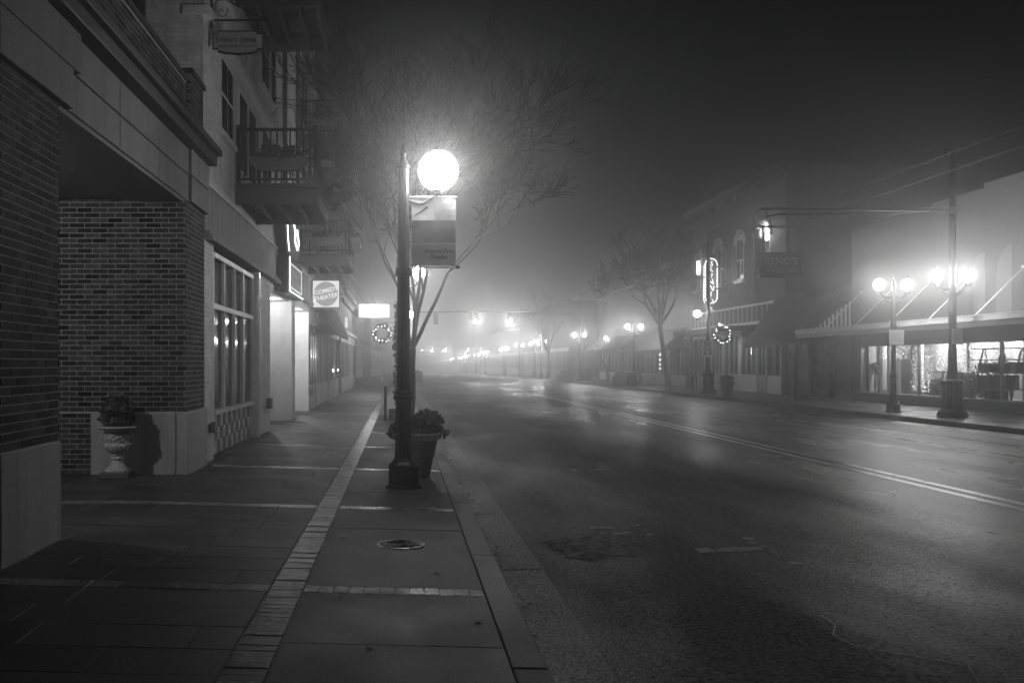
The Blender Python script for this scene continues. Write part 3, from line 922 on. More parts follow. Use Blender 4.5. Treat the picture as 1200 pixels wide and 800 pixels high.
for i, y in enumerate((112, 121, 129, 151, 158, 182, 196, 214, 232, 250, 272, 296, 325, 360, 400)):
    farlab = ('faint twin globe lamp post in fog, %s of the far chain along the right kerb' % ['nearest','second','third','fourth','fifth','sixth','seventh','eighth','ninth','tenth','eleventh','twelfth','thirteenth','fourteenth','farthest'][i])
    l = thing('street_lamp', farlab, 'street lamp', (15.6 + 0.5 * math.sin(i * 2.1), y, zwalk_r(15.6, y)), 0, 'far twin globe lamp posts in the fog')
    MB().lathe([(0.2, 0), (0.2, .3), (0.1, .5), (0.08, 3.9), (0.02, 4.2)], 6).build('post', M['iron'], l)
    for s in (-0.44, 0.44):
        MB().sphere((0, 0, 0), 0.19, 8, 5).build('globe', M['globe_far'], l, smooth=True, loc=(s, 0, 4.0))
    point('lamp_light', (0, 0, 4.35), LAMP_W * (3.6 if y < 200 else 6), 0.2, l)

# overhead wires of the streetcar
for x, z, lb in ((10.9, 5.68, 'upper streetcar wire over the rails nearer the centre line'), (11.75, 5.62, 'lower streetcar wire over the rails nearer the right kerb')):
    mb = MB(); pts = []
    for i in range(40):
        y = 6 + i * 3.2
        pts.append((x, y, z - 0.05 * math.sin(PI * ((y - 6.3) % 22) / 22)))
    mb.tube(pts, 0.011, 5)
    tag(mb.build('overhead_wire', M['steel']), lb, 'wire')

# parking signs and speed sign
def parking_sign(label, x, y, z, w, h, post=None):
    s = thing('parking_sign', label, 'sign', (x, y, z))
    BX(-w / 2, w / 2, -0.004, 0.004, -h / 2, h / 2).build('plate', M['signplate'], s)
    random.seed(int(x * 100))
    mb = MB()
    for j in range(6):
        zz = h / 2 - 0.10 - j * (h - 0.16) / 5.5
        xx = -w / 2 + 0.05
        while xx < w / 2 - 0.08:
            ww = random.uniform(0.03, 0.09)
            mb.box(xx, min(xx + ww, w / 2 - 0.04), -0.008, -0.0045, zz, zz + 0.035); xx += ww + 0.02
    for (a, b, c, d) in ((-w/2+.02, w/2-.02, h/2-.03, h/2-.02), (-w/2+.02, w/2-.02, -h/2+.02, -h/2+.03), (-w/2+.02, -w/2+.03, -h/2+.02, h/2-.02), (w/2-.03, w/2-.02, -h/2+.02, h/2-.02)):
        mb.box(a, b, -0.008, -0.0045, c, d)
    mb.build('small_print', M['signgrey'], s)
    return s
parking_sign('square white parking notice on the slender twin globe lamp post', 15.37, 31.24, 2.27, 0.46, 0.46)
parking_sign('narrow white parking notice on the tallest pole', 15.58, 28.2, 2.22, 0.30, 0.44)
sp = thing('speed_limit_sign', 'white SPEED LIMIT 25 sign on the pole in front of the brick building', 'sign', (15.25, 50.1, 2.18))
BX(-0.31, 0.31, -0.006, 0.006, -0.40, 0.40).build('plate', M['signplate'], sp)
for body, sz, z in (("SPEED", 0.15, 0.29), ("LIMIT", 0.15, 0.15), ("25", 0.46, -0.13)):
    inst('lettering', text_mesh(body, sz, M['ink'], 0.002, bold=0.006), sp, (0, -0.009, z), (PI / 2, 0, 0))

# ------------------------------------------------------------------ near pot planter
random.seed(9)
pz = zwalk(0.2)
pot = thing('pot_planter', 'large tapered terracotta pot just behind the nearest lamp post by the kerb', 'planter', (0.21, 13.75, pz))
MB().lathe([(0.17, 0), (0.185, 0.03), (0.235, 0.28), (0.245, 0.30), (0.29, 0.50), (0.30, 0.51)], 28).build('body', M['pot'], pot, smooth=True)
MB().lathe([(0.24, 0.27), (0.252, 0.285), (0.248, 0.31)], 28).build('moulding', M['pot'], pot, smooth=True)
MB().lathe([(0.30, 0.505), (0.335, 0.52), (0.345, 0.585), (0.32, 0.60), (0.29, 0.595), (0.28, 0.54)], 28).build('rim', M['pot'], pot, smooth=True)
MB().lathe([(0.28, 0.54), (0.01, 0.56)], 20).build('soil', M['bed'], pot)
pl = thing('pot_plant', 'low leafy bedding plants filling the terracotta pot behind the nearest lamp post', 'plant', (0.21, 13.75, pz + .55))
mb = MB()
leaves(mb, (0.04, 0, 0.13), 0.34, 0.32, 0.17, 1500, 0.065, 0.35)
leaves(mb, (-0.22, -0.05, 0.08), 0.16, 0.15, 0.12, 350, 0.06, 0.3)
leaves(mb, (0.15, 0.0, 0.22), 0.22, 0.22, 0.13, 700, 0.06, 0.3)
leaves(mb, (-0.33, 0.0, 0.02), 0.07, 0.07, 0.05, 60, 0.06, 0.3)
leaves(mb, (0.36, 0.0, 0.04), 0.06, 0.06, 0.06, 60, 0.06, 0.3)
mb.build('foliage', M['leaf'], pl, kind='stuff')

# bollard on the left
bo = thing('bollard', 'thin dark metal post standing on the verge left of the lamp post', 'bollard', (-0.42, 26.8, zwalk(-.42)))
MB().lathe([(0.055, 0), (0.04, 0.05), (0.035, 0.86), (0.045, 0.88), (0.03, 0.92)], 10).build('post', M['iron'], bo, smooth=True)

# hedge planters
def hedge_planter(label, x, y, w, d, h, zf):
    z = zf(x, y)
    p = thing('box_planter', label, 'planter', (x, y, z), 0, 'box planters with low plants')
    BX(-w / 2, w / 2, -d / 2, d / 2, 0, h * .62).build('box', M['plinth'], p, bevel=0.02)
    BX(-w / 2 - .04, w / 2 + .04, -d / 2 - .04, d / 2 + .04, h * .62, h * .68).build('rim', M['plinth'], p)
    mb = MB(); leaves(mb, (0, 0, h * .78), w * .5, d * .5, h * .26, 500, 0.12, 0.2)
    mb.build('foliage', M['leaf'], p, kind='stuff')
hedge_planter('low box planter on the left kerb far down the street', 1.3, 80, .8, 1.4, .95, zwalk)
hedge_planter('wide box planter farthest along the right kerb', 14.9, 92, 1.35, 1.0, .85, zwalk_r)
hedge_planter('narrow box planter beside the farthest trolley pole', 15.05 + 1.1, 87.5, .55, .6, 1.0, zwalk_r)
hedge_planter('box planter under the small bare tree on the right sidewalk', 15.1, 69, 1.1, .9, .9, zwalk_r)
random.seed(31)
pp = thing('pot_planter', 'tapered pot with small plants right of the speed limit pole', 'planter', (14.95, 46.2, zwalk_r(15)))
MB().lathe([(0.2, 0), (0.22, .05), (0.30, .60), (0.36, .62), (0.36, .70), (0.30, .71)], 16).build('pot', M['plinth'], pp, smooth=True)
mb = MB(); leaves(mb, (0, 0, .80), .32, .32, .18, 500, .09, .3); mb.build('foliage', M['leaf'], pp, kind='stuff')

# ------------------------------------------------------------------ bare trees
def grow(mb, tw, p, d, length, rad, depth, maxd, rng, spread, lift, droop=0.0):
    segs = 5 if depth < 2 else 4
    pts = [p.copy()]; rads = [rad]
    cur = p.copy(); dd = d.copy()
    for i in range(segs):
        dd = (dd + Vector((rng.uniform(-1, 1), rng.uniform(-1, 1), rng.uniform(-1, 1))) * 0.16 + Vector((0, 0, lift * 0.10))).normalized()
        cur = cur + dd * (length / segs)
        pts.append(cur.copy()); rads.append(max(0.0075, rad * (1 - 0.42 * (i + 1) / segs)))
    (mb if depth < 2 else tw).tube(pts, rads, 7 if depth < 2 else (4 if depth < 4 else 3), cap=False)
    if depth >= maxd: return
    nb = rng.choice((2, 3, 3)) if depth < 2 else rng.choice((3, 3, 4, 4))
    for b in range(nb):
        if b == 0:
            i = segs
        else:
            i = rng.randint(2, segs)
        base = pts[i]
        ax = dd.orthogonal().normalized(); ax.rotate(Matrix.Rotation(rng.uniform(0, 2 * PI), 3, dd))
        ang = rng.uniform(0.3, 1.0) * spread
        nd = (dd * math.cos(ang) + ax * math.sin(ang))
        nd = (nd + Vector((0, 0, 0.10 * lift - droop))).normalized()
        grow(mb, tw, base, nd, length * rng.uniform(0.62, 0.86), rads[i] * rng.uniform(0.6, 0.78), depth + 1, maxd, rng, spread, lift, droop)

def bare_tree(label, x, y, z, stems, maxd, seed, spread=0.62, lift=0.5, trunkh=0.0, lean=(0, 0), trunkr=0.12, ln=1.6, srad=0.07, grp='bare street trees'):
    rng = random.Random(seed)
    t = thing('bare_tree', label, 'tree', (x, y, z), 0, grp)
    mb = MB(); tw = MB()
    base = Vector((0, 0, 0))
    if trunkh:
        pts = [Vector((lean[0] * k / 5 + 0.04 * math.sin(k), lean[1] * k / 5, trunkh * k / 5)) for k in range(6)]
        mb.tube(pts, [trunkr * (1.25 if k == 0 else 1 - 0.06 * k) for k in range(6)], 9)
        base = pts[-1]
    for (dx, dy, dz, l) in stems:
        grow(mb, tw, base + Vector((dx, dy, 0)) * (0.10 if not trunkh else 0.0), Vector((dx, dy, dz)).normalized(), l, srad, 0, maxd, rng, spread, lift)
    mb.build('trunk', M['bark'], t, smooth=True)
    tw.build('crown', M['twig'], t)
    return t
bare_tree('large bare multi-stemmed tree spreading behind the nearest lamp post', 0.15, 23.2, zwalk(.3),
          [(0.22, 0.05, 1, 2.3), (-0.02, -0.1, 1, 2.2), (-0.28, 0.15, 1, 2.0), (0.42, 0.2, 1, 2.1), (.15, -.35, 1, 2.0)], 6, 4, spread=0.62, lift=0.3,
          trunkh=1.9, lean=(0.16, 0), trunkr=0.10, srad=0.05)
bare_tree('tall slightly leaning bare tree on the right sidewalk left of the neon sign', 14.75, 55.5, zwalk_r(14.8),
          [(0.1, 0.0, 1, 1.7), (-0.40, 0.1, 1, 1.7), (0.6, -.1, 1, 1.6), (-0.9, 0, 1, 1.5), (-.1, -.5, 1, 1.6), (.2, .6, 1, 1.6)], 6, 8, spread=0.78, lift=0.5,
          trunkh=3.6, lean=(-0.45, 0), trunkr=0.17, srad=0.09)
bare_tree('small low bare tree with lights on the right sidewalk', 16.0, 78, zwalk_r(16),
          [(0.4, 0.0, 1, 1.0), (-0.6, 0.1, 1, 1.1), (0.1, -.1, 1, 1.1), (-.1, -.4, 1, .9)], 4, 12, spread=0.8, lift=0.2,
          trunkh=1.1, lean=(0.0, 0), trunkr=0.15, srad=0.07)
bare_tree('fog-dimmed bare tree on the right sidewalk beyond the trolley poles', 15.2, 104, zwalk_r(15.2, 104),
          [(0.05, 0.0, 1, 2.5), (-0.30, 0.1, 1, 2.6), (0.35, -.1, 1, 2.4), (-0.6, 0, 1, 2.2)], 4, 18, spread=0.66, lift=0.5,
          trunkh=2.6, lean=(0.1, 0), trunkr=0.16, srad=0.1)

# ------------------------------------------------------------------ left: white corner building with balconies
random.seed(41)
wb = thing('balcony_building', 'tall pale painted brick building with timber balconies beyond the brick arcade', 'building', (0, 0, 0))
H2 = 13.2
X0 = -12.0
def wbox(x0, x1, y0, y1, z0, z1, nm='wall', mat='wplain', bev=0):
    return BX(x0, x1, y0, y1, z0, z1).build(nm, M[mat], wb, bevel=bev)
FX = XL - 0.03
# ground floor: piers and recesses
p1 = wbox(-3.6, FX, 14.70, 15.52, -0.1, 3.30)
mb = MB(); lay('y', 14.70, 15.52, 0.0, 3.30, FX, 1, brick_mass(mb, 'y', FX, 1), random)
mb.build('painted_bricks', M['wbrick'], p1, kind='stuff')
wbox(XL - .02, XL + .04, 15.05, 15.12, 0.44, 0.56, 'outlet_box', 'steel'); wbox(XL - .02, XL + .05, 15.22, 15.30, 0.42, 0.58, 'outlet_box', 'steel')
# shop window bay 1
bay = wbox(-4.0, -3.95, 15.52, 19.85, 0, 3.3, 'room_back', 'inside')
win = thing('shop_window', 'tall white framed shop window with checkered tile panel below', 'window') if False else None
w1 = BX(-3.03, -2.90, 15.54, 15.64, 0.05, 3.20).build('window', M['wtrim'], wb)
ym = [15.64, 16.66, 17.68, 18.68, 19.80]
for i, yy in enumerate(ym[1:]):
    wd = 0.05 if i != 2 else 0.09
    BX(-3.01, -2.91, yy - wd, yy, 0.72, 3.17).build('mullion', M['wtrim'], w1)
BX(-3.02, -2.895, 15.645, 19.80, 3.12, 3.198).build('head_rail', M['wtrim'], w1)
BX(-3.015, -2.90, 15.645, 19.80, 2.32, 2.40).build('transom', M['wtrim'], w1)
BX(-3.02, -2.885, 15.645, 19.80, 0.66, 0.735).build('sill', M['wtrim'], w1)
for a, b in zip(ym, ym[1:]):
    for z0, z1 in ((0.74, 2.318), (2.402, 3.118)):
        BX(-2.975, -2.965, a + .003, b - .052, z0, z1).build('pane', M['glass'], w1)
wbox(-3.10, -3.0, 15.6, 19.8, 0, 0.70, 'panel_wall')
# checker tiles
k = 0
tw_, th_ = 0.26, 0.20
for j in range(3):
    for i in range(16):
        y0 = 15.66 + i * tw_
        if y0 + tw_ > 19.82: break
        dark = (i + j) % 2 == 0
        BX(-2.995, -2.955 + (0.004 if dark else 0), y0 + .004, y0 + tw_ - .004, 0.045 + j * th_, 0.045 + (j + 1) * th_ - .006).build('tile', M['tile_d' if dark else 'tile_w'], w1)
# blinds inside the window
for a, b in zip(ym, ym[1:]):
    BX(-3.5, -3.47, a + .12, b - .2, 0.8, 3.1).build('blind', M['curtain'], w1)
# round column and pier
MB().lathe([(0.30, 0), (0.30, 3.28)], 28, (-3.12, 20.2, 0)).build('column', M['column'], wb, smooth=True)
wbox(-3.5, -3.12, 19.9, 20.5, 0, 3.28)
p2 = wbox(-3.6, FX, 20.55, 22.2, -.1, 3.30)
mb = MB(); lay('y', 20.55, 22.2, 0.0, 3.30, FX, 1, brick_mass(mb, 'y', FX, 1), random)
lay('x', -3.1, FX, 0.0, 3.30, 20.55, -1, brick_mass(mb, 'x', 20.55, -1), random)
mb.build('painted_bricks', M['wbrick'], p2, kind='stuff')
wbox(XL - .02, XL + .09, 21.5, 21.75, 0.50, 0.72, 'hose_box', 'steel')
# recess with door
wbox(-4.6, -4.5, 22.2, 25.9, 0, 3.3, 'wall', 'inside')
dr = wbox(-3.95, -3.88, 22.25, 25.85, 0.0, 3.15, 'door_screen', 'wtrim')
for (a, b, z0, z1) in ((22.4, 23.4, 0.9, 2.4), (23.5, 24.6, 0.15, 2.4), (24.7, 25.75, 0.9, 2.4), (22.4, 25.75, 2.5, 3.05)):
    BX(-3.875, -3.865, a, b, z0, z1).build('pane', M['dglass'], dr)
BX(-3.86, -3.82, 24.5, 24.54, 0.95, 1.15).build('handle', M['steel'], dr)
wbox(-3.9, XL + .04, 25.9, 26.0, -.1, 3.28, 'wall', 'wtrim')
p3 = wbox(-3.6, FX, 26.01, 27.4, -.1, 3.30)
mb = MB(); lay('y', 26.01, 27.4, 0.0, 3.30, FX, 1, brick_mass(mb, 'y', FX, 1), random)
mb.build('painted_bricks', M['wbrick'], p3, kind='stuff')
wbox(-4.2, -4.1, 27.4, 31.2, 0, 3.3, 'wall', 'inside')
d2 = wbox(-3.9, -3.82, 27.45, 31.15, 0, 3.15, 'door_screen', 'wtrim')
for (a, b) in ((27.6, 28.6), (28.75, 29.85), (30.0, 31.0)):
    BX(-3.815, -3.805, a, b, 0.25, 2.45).build('pane', M['dglass'], d2)
wbox(-3.85, XL - .01, 31.2, 31.3, -.1, 3.28, 'wall', 'column')
wbox(-3.6, FX + .03, 31.31, 33.7, -.1, 3.30)
for yy in (31.4, 32.2, 33.0):
    wbox(FX + .03, FX + .06, yy, yy + .5, 0.8, 2.7, 'panel', 'dglass')
wbox(XL - .02, XL + .09, 31.5, 31.7, 0.45, 0.66, 'hose_box', 'steel')
BX(-4.5, XL - .05, 22.2, 31.2, 3.05, 3.29).build('soffit', M['wtrim'], wb)
for y_ in (24.6, 29.4):
    dl = thing('porch_light', 'recessed round light in the doorway soffit %s' % ('between the first two piers' if y_ < 26 else 'of the bright farther doorway'), 'light', (-3.35, y_, 3.05))
    MB().lathe([(0.09, 0), (0.09, -0.02), (0.07, -0.03)], 12).build('trim', M['steel'], dl)
    MB().lathe([(0.06, -0.031), (0.05, -0.045)], 12).build('lens', M['signlit2'], dl)
    point('lamp_light', (0, 0, -0.10), 80 if y_ < 26 else 170, 0.05, dl)
# beam, cornice, stucco band
wbox(-3.9, FX - .001, 14.70, 22.2, 3.302, 3.40, 'beam', 'stucco'); wbox(-3.9, FX - .001, 22.2, 33.7, 3.302, 3.40, 'beam', 'stucco')
BX(-3.2, XL + 0.10, 14.80, 33.75, 3.285, 3.37).build('cornice', M['stucco'], wb, bevel=.008)
BX(-3.2, XL + 0.06, 14.80, 33.74, 3.372, 3.42).build('cornice', M['stucco'], wb)
for a, b in zip([14.72, 17.1, 19.7, 22.2, 24.8, 27.4, 30.4], [17.1, 19.7, 22.2, 24.8, 27.4, 30.4, 33.7]):
    wbox(-3.6, XL + .0, a + .006, b - .006, 3.422, 4.09, 'fascia_panel', 'stucco', .006)
BX(-3.5, XL + 0.03, 14.72, 33.71, 4.092, 4.13).build('drip_mould', M['wtrim'], wb)
# upper wall and side wall
up = wbox(X0, FX, 14.70, 33.7, 4.10, H2)
mb = MB()
lay('y', 14.70, 24.0, 4.135, 9.2, FX, 1, brick_mass(mb, 'y', FX, 1, .002), random)
lay('x', -3.72, FX, 4.135, 11.0, 14.70, -1, brick_mass(mb, 'x', 14.70, -1, .002), random)
mb.build('painted_bricks', M['wbrick'], up, kind='stuff')
# dark opening at the left of the side wall, with its own rail
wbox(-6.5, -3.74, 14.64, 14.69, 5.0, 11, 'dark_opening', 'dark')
wbox(-3.80, -3.73, 14.60, 14.70, 4.6, 11, 'opening_frame', 'dwood')
wbox(-6.5, -3.80, 14.58, 14.63, 6.55, 6.62, 'rail', 'iron')
# belt course and parapet cap
BX(-3.2, XL + 0.07, 14.68, 33.72, 6.56, 6.70).build('belt_course', M['wtrim'], wb, bevel=.01)
BX(-3.2, XL + 0.05, 14.68, 33.72, 10.3, 10.45).build('belt_course', M['wtrim'], wb)
BX(X0 - .1, XL + 0.12, 14.55, 33.80, H2, H2 + .25).build('roof_cap', M['wtrim'], wb)
def upper_window(y0, y1, z0, z1, bars=1, door=False):
    w = BX(FX - .02, FX + .035, y0, y1, z0, z1).build('window', M['wtrim'], wb)
    n = bars + 1; ww = (y1 - y0 - .12) / n
    for i in range(n):
        for (a, b) in (((z0 + .08, (z0 + z1) / 2 - .03), ((z0 + z1) / 2 + .03, z1 - .08)) if not door else ((z0 + .3, z1 - .1),)):
            BX(FX + .03, FX + .04, y0 + .06 + i * ww + .03, y0 + .06 + (i + 1) * ww - .03, a, b).build('pane', M['dglass'], w)
    if not door:
        BX(FX - .02, FX + .10, y0 - .06, y1 + .06, z0 - .08, z0 - .002).build('sill', M['wtrim'], w)
upper_window(15.95, 17.15, 5.15, 6.40, 1)
for (a, b) in ((17.75, 18.75), (18.85, 19.85)): upper_window(a, b, 4.62, 6.35, 0, True)
upper_window(21.0, 22.2, 5.15, 6.40, 1)
for (a, b) in ((17.75, 18.75), (18.85, 19.85)): upper_window(a, b, 8.20, 9.9, 0, True)
upper_window(15.95, 17.15, 7.4, 8.9, 1); upper_window(20.6, 21.8, 7.2, 8.8, 1); upper_window(22.1, 23.0, 7.2, 8.8, 0)
for z in (4.62, 8.2):
    for (a, b) in ((28.9, 29.8), (29.9, 30.8)): upper_window(a, b, z, z + 1.75, 0, True)
wbox(FX, FX + .10, 24.6, 24.75, 4.2, H2 - .2, 'downpipe', 'steel'); wbox(FX, FX + .10, 27.6, 27.75, 4.2, H2 - .2, 'downpipe', 'steel')

def balcony(y0, y1, z0, label):
    """z0 underside"""
    b = BX(FX + .01, -1.50, y0 + .05, y1 - .05, z0 + .26, z0 + .30).build('balcony', M['dwood'], wb)
    b['label'] = label
    xo = -1.45
    for (a, c, d, e) in ((FX + .01, xo, y0, y0 + .06), (FX + .01, xo, y1 - .06, y1)):
        BX(a, c, d, e, z0, z0 + .24).build('fascia_board', M['wood'], b)
    BX(xo - .06, xo + 0.0, y0 + .065, y1 - .065, z0, z0 + .24).build('fascia_board', M['wood'], b)
    BX(FX + .01, xo + .03, y0 - .03, y1 + .03, z0 + .302, z0 + .36).build('deck_edge', M['wood'], b)
    for i in range(1, 4):
        xx = FX + (xo - FX) * i / 4
        BX(xx - .03, xx + .03, y0 + .07, y1 - .07, z0 + .02, z0 + .22).build('joist', M['wood'], b)
    for i in range(12):
        yy = y0 + .09 + i * (y1 - y0 - .18) / 12
        BX(FX + .02, xo - .07, yy, yy + (y1 - y0 - .18) / 12 - .03, z0 + .222, z0 + .258).build('deck_board', M['wood'], b)
    zt = z0 + .36; zr = z0 + 1.33
    for (xx, yy) in ((FX + .06, y0 + .04), (xo - .04, y0 + .04), (xo - .04, y1 - .04), (FX + .06, y1 - .04)):
        BX(xx - .035, xx + .035, yy - .035, yy + .035, zt, zr + .05).build('post', M['iron'], b)
    for yy in (y0 + .04, y1 - .04):
        BX(FX + .1, xo - .08, yy - .025, yy + .025, zr - .05, zr).build('top_rail', M['iron'], b)
        BX(FX + .1, xo - .08, yy - .015, yy + .015, zt + .06, zt + .10).build('bottom_rail', M['iron'], b)
        me = BX(-.013, .013, -.013, .013, zt + .10 - 0, zr - .05).mesh('baluster', M['iron'])
        for i in range(11):
            inst('baluster', me, b, (FX + .16 + i * (xo - FX - .30) / 10, yy, 0))
    BX(xo - .065, xo - .015, y0 + .08, y1 - .08, zr - .05, zr).build('top_rail', M['iron'], b)
    BX(xo - .055, xo - .025, y0 + .08, y1 - .08, zt + .06, zt + .10).build('bottom_rail', M['iron'], b)
    me = BX(-.013, .013, -.013, .013, zt + .10, zr - .05).mesh('baluster', M['iron'])
    for i in range(18):
        inst('baluster', me, b, (xo - .04, y0 + .16 + i * (y1 - y0 - .32) / 17, 0))
    return b
BALS = [(17.5, 20.1, 4.23, 'nearest lower balcony'), (17.5, 20.1, 7.68, 'top balcony seen from below'), (28.6, 31.2, 4.23, 'farther lower balcony above the lit square sign'), (28.6, 31.2, 7.62, 'farther upper balcony')]
for a in BALS: balcony(*a)
random.seed(77)
def rail_planter(label, x0, x1, y0, y1, zt, side):
    p = thing('rail_planter', label, 'planter', ((x0 + x1) / 2, (y0 + y1) / 2, zt), 0, 'planters hung on the balcony rails')
    w, d = (x1 - x0) / 2, (y1 - y0) / 2
    # rounded coir trough
    poly = [(-1, 0), (1, 0), (.95, -.5), (.7, -.9), (-.7, -.9), (-.95, -.5)]
    hh = 0.26
    if w > d:
        mb = MB().prism([(u * w, v * hh) for u, v in poly], 'y', -d, d)
    else:
        mb = MB().prism([(u * d, v * hh) for u, v in poly], 'x', -w, w)
    mb.build('trough', M['plinth'], p)
    mb = MB(); leaves(mb, (0, 0, 0.05), w * 1.05, d * 1.3 + .04, .13, 500, .09, .2)
    mb.build('foliage', M['leaf'], p, kind='stuff')
for (y0, y1, z0, nm) in BALS:
    wh = {4.23: 'lower', 7.68: 'top', 7.62: 'upper'}[z0] + (' near' if y0 < 20 else ' far')
    rail_planter('trough planter on the end rail of the %s balcony' % wh, -2.62, -1.62, y0 - .14, y0 + .0, z0 + .80, 'y')
    if z0 != 7.68:
        rail_planter('bushy planter spilling over the street side rail of the %s balcony' % wh, -1.43, -1.19, y0 + .4, y1 - .3, z0 + 0.85, 'x')
    if z0 == 4.23 and y0 < 20 or z0 == 7.62:
        hb = thing('hanging_fern', 'trailing basket plant hanging from the %s balcony corner' % wh, 'plant', (-1.22, y0 + 1.4, z0 + .55))
        mb = MB(); leaves(mb, (0, 0, 0), .26, .7, .42, 1100, .13, .15)
        mb.tone = .2; mb.lathe([(.05, -.25), (.18, -.05), (.2, .1)], 8)
        mb.build('foliage', M['leaf'], hb, kind='stuff')

# ------------------------------------------------------------------ signs on the left
# bracket sign
es = thing('bracket_sign', 'Edward Jones board hanging from a scrolled iron bracket high on the wall corner', 'sign', (-2.84, 15.0, 0))
mb = MB(); mb.box(0, 0.03, -.02, .02, 6.46, 6.98)
mb.box(0.03, 0.86, -.012, .012, 6.56, 6.585)
pts = [(0.03 + 0.06 * math.sin(t * .6), 0, 6.62 + .05 * t) for t in range(1, 6)]
mb.tube([(0.03, 0, 6.62), (0.03, 0, 6.78), (0.10, 0, 6.87), (0.22, 0, 6.88), (0.34, 0, 6.82), (0.6, 0, 6.68), (0.84, 0, 6.58)], 0.009, 5)
mb.tube([(0.17 + (0.01 + .009 * k) * math.cos(k * .7), 0, 6.70 + (0.01 + .009 * k) * math.sin(k * .7)) for k in range(11)], 0.007, 4)
mb.build('bracket', M['iron'], es)
mb = MB()
for xx in (0.17, 0.70): mb.tube([(xx, 0, 6.57), (xx, 0, 6.42)], .006, 4)
mb.build('chain', M['iron'], es)
out = [(0.03, 6.14), (0.03, 6.37), (0.11, 6.37), (0.11, 6.415), (0.70, 6.415), (0.70, 6.37), (0.79, 6.37), (0.79, 6.14), (0.71, 6.14), (0.71, 6.10), (0.62, 6.075), (0.41, 6.055), (0.20, 6.075), (0.11, 6.10), (0.11, 6.14)]
MB().prism(out, 'y', -.022, .022).build('board_edge', M['ink'], es)
cx, cz = 0.41, 6.24
inn = [((x - cx) * .945 + cx, (z - cz) * .87 + cz) for x, z in out]
MB().prism(inn, 'y', -.028, -.0225).build('board_face', M['signgrey'], es)
inst('lettering', text_mesh("Edward", 0.125, M['ink'], .002, bold=-0.0005), es, (0.245, -.031, 6.275), (PI / 2, 0, 0), (.86, 1, 1))
inst('lettering', text_mesh("Jones", 0.125, M['ink'], .002, bold=.0035), es, (0.575, -.031, 6.275), (PI / 2, 0, 0), (.86, 1, 1))
inst('lettering', text_mesh("MAKING SENSE OF INVESTING", 0.042, M['ink'], .002, bold=.0008), es, (0.41, -.031, 6.175), (PI / 2, 0, 0))

# neon wall sign pair (upper shaped piece, lower box)
ns = thing('neon_box_sign', 'box wall sign edged in white neon on the left facade above the doorways', 'sign', (0, 0, 0))
BX(XL - .02, -2.62, 23.3, 26.5, 3.10, 3.98).build('box', M['dark'], ns, bevel=.01)
BX(-2.618, -2.60, 23.62, 26.35, 3.22, 3.86).build('face', M['signgrey'], ns)
random.seed(5)
me = text_mesh("BAR", .34, M['signdim'], .002); 
mb = MB()
for j in range(3):
    yy = 23.75
    while yy < 26.1:
        w_ = random.uniform(.12, .3); mb.box(-2.598, -2.592, yy, yy + w_, 3.30 + j * .19, 3.42 + j * .19); yy += w_ + .1
mb.build('small_print', M['pale_ink'], ns)
mb = MB(); r_ = .014
mb.tube([(-2.58, 26.45, 3.15), (-2.58, 23.36, 3.15), (-2.58, 23.36, 3.95)], r_, 6)
mb.build('neon_tube', M['neon'], ns, smooth=True); mb = MB()
mb.tube([(-2.60, 23.66, 3.26), (-2.60, 26.3, 3.26), (-2.60, 26.3, 3.82), (-2.60, 23.66, 3.82), (-2.60, 23.66, 3.26)], .005, 4)
mb.build('neon_tube', M['neon'], ns, smooth=True)
n2 = thing('neon_cup_sign', 'curved dark sign piece with a bent neon line above the neon edged box', 'sign', (0, 0, 0))
prof = [(23.3, 4.02), (25.6, 4.02), (26.2, 4.4), (26.4, 5.0), (23.0, 5.0), (22.9, 4.6)]
MB().prism(prof, 'x', XL - .02, -2.64).build('body', M['dark'], n2)
mb = MB(); mb.tube([(-2.60, 23.45, 4.08), (-2.60, 23.2, 4.3), (-2.60, 23.08, 4.6), (-2.60, 23.1, 4.95)], .014, 6)
mb.build('neon_tube', M['neon'], n2, smooth=True); mb = MB()
mb.tube([(-2.60, 24.3, 4.9), (-2.60, 24.8, 4.7), (-2.60, 24.7, 4.45), (-2.60, 25.3, 4.3), (-2.60, 25.6, 4.5), (-2.60, 25.2, 4.8)], .02, 6)
mb.build('neon_tube', M['neon'], n2, smooth=True)
# comedy theater box
ct = thing('theater_sign', 'square lit COMEDY THEATER box sign projecting below the farther balcony', 'sign', (-2.38, 32, 3.66))
BX(-.45, .45, -.10, .10, -.45, .45).build('case', M['steel'], ct)
BX(-.415, .415, -.115, -.102, -.415, .415).build('face', M['signlit'], ct)
mb = MB(); mb.prism([(.385 * math.cos(2 * PI * k / 40), .385 * math.sin(2 * PI * k / 40)) for k in range(40)], 'y', -.121, -.116); mb.build('disc', M['signdim'], ct)
for body, z in (("COMEDY", .10), ("THEATER", -.10)):
    inst('lettering', text_mesh(body, .185, M['signletter'], .002, bold=.005), ct, (0.0, -.124, z), (PI / 2, R(-12), 0))
mb = MB(); mb.box(-.52, -.45, -.05, .05, .2, .28); mb.box(-.52, -.45, -.05, .05, -.28, -.2); mb.build('bracket', M['iron'], ct)
point('lamp_light', (0, -.45, 0), 9, .3, ct)
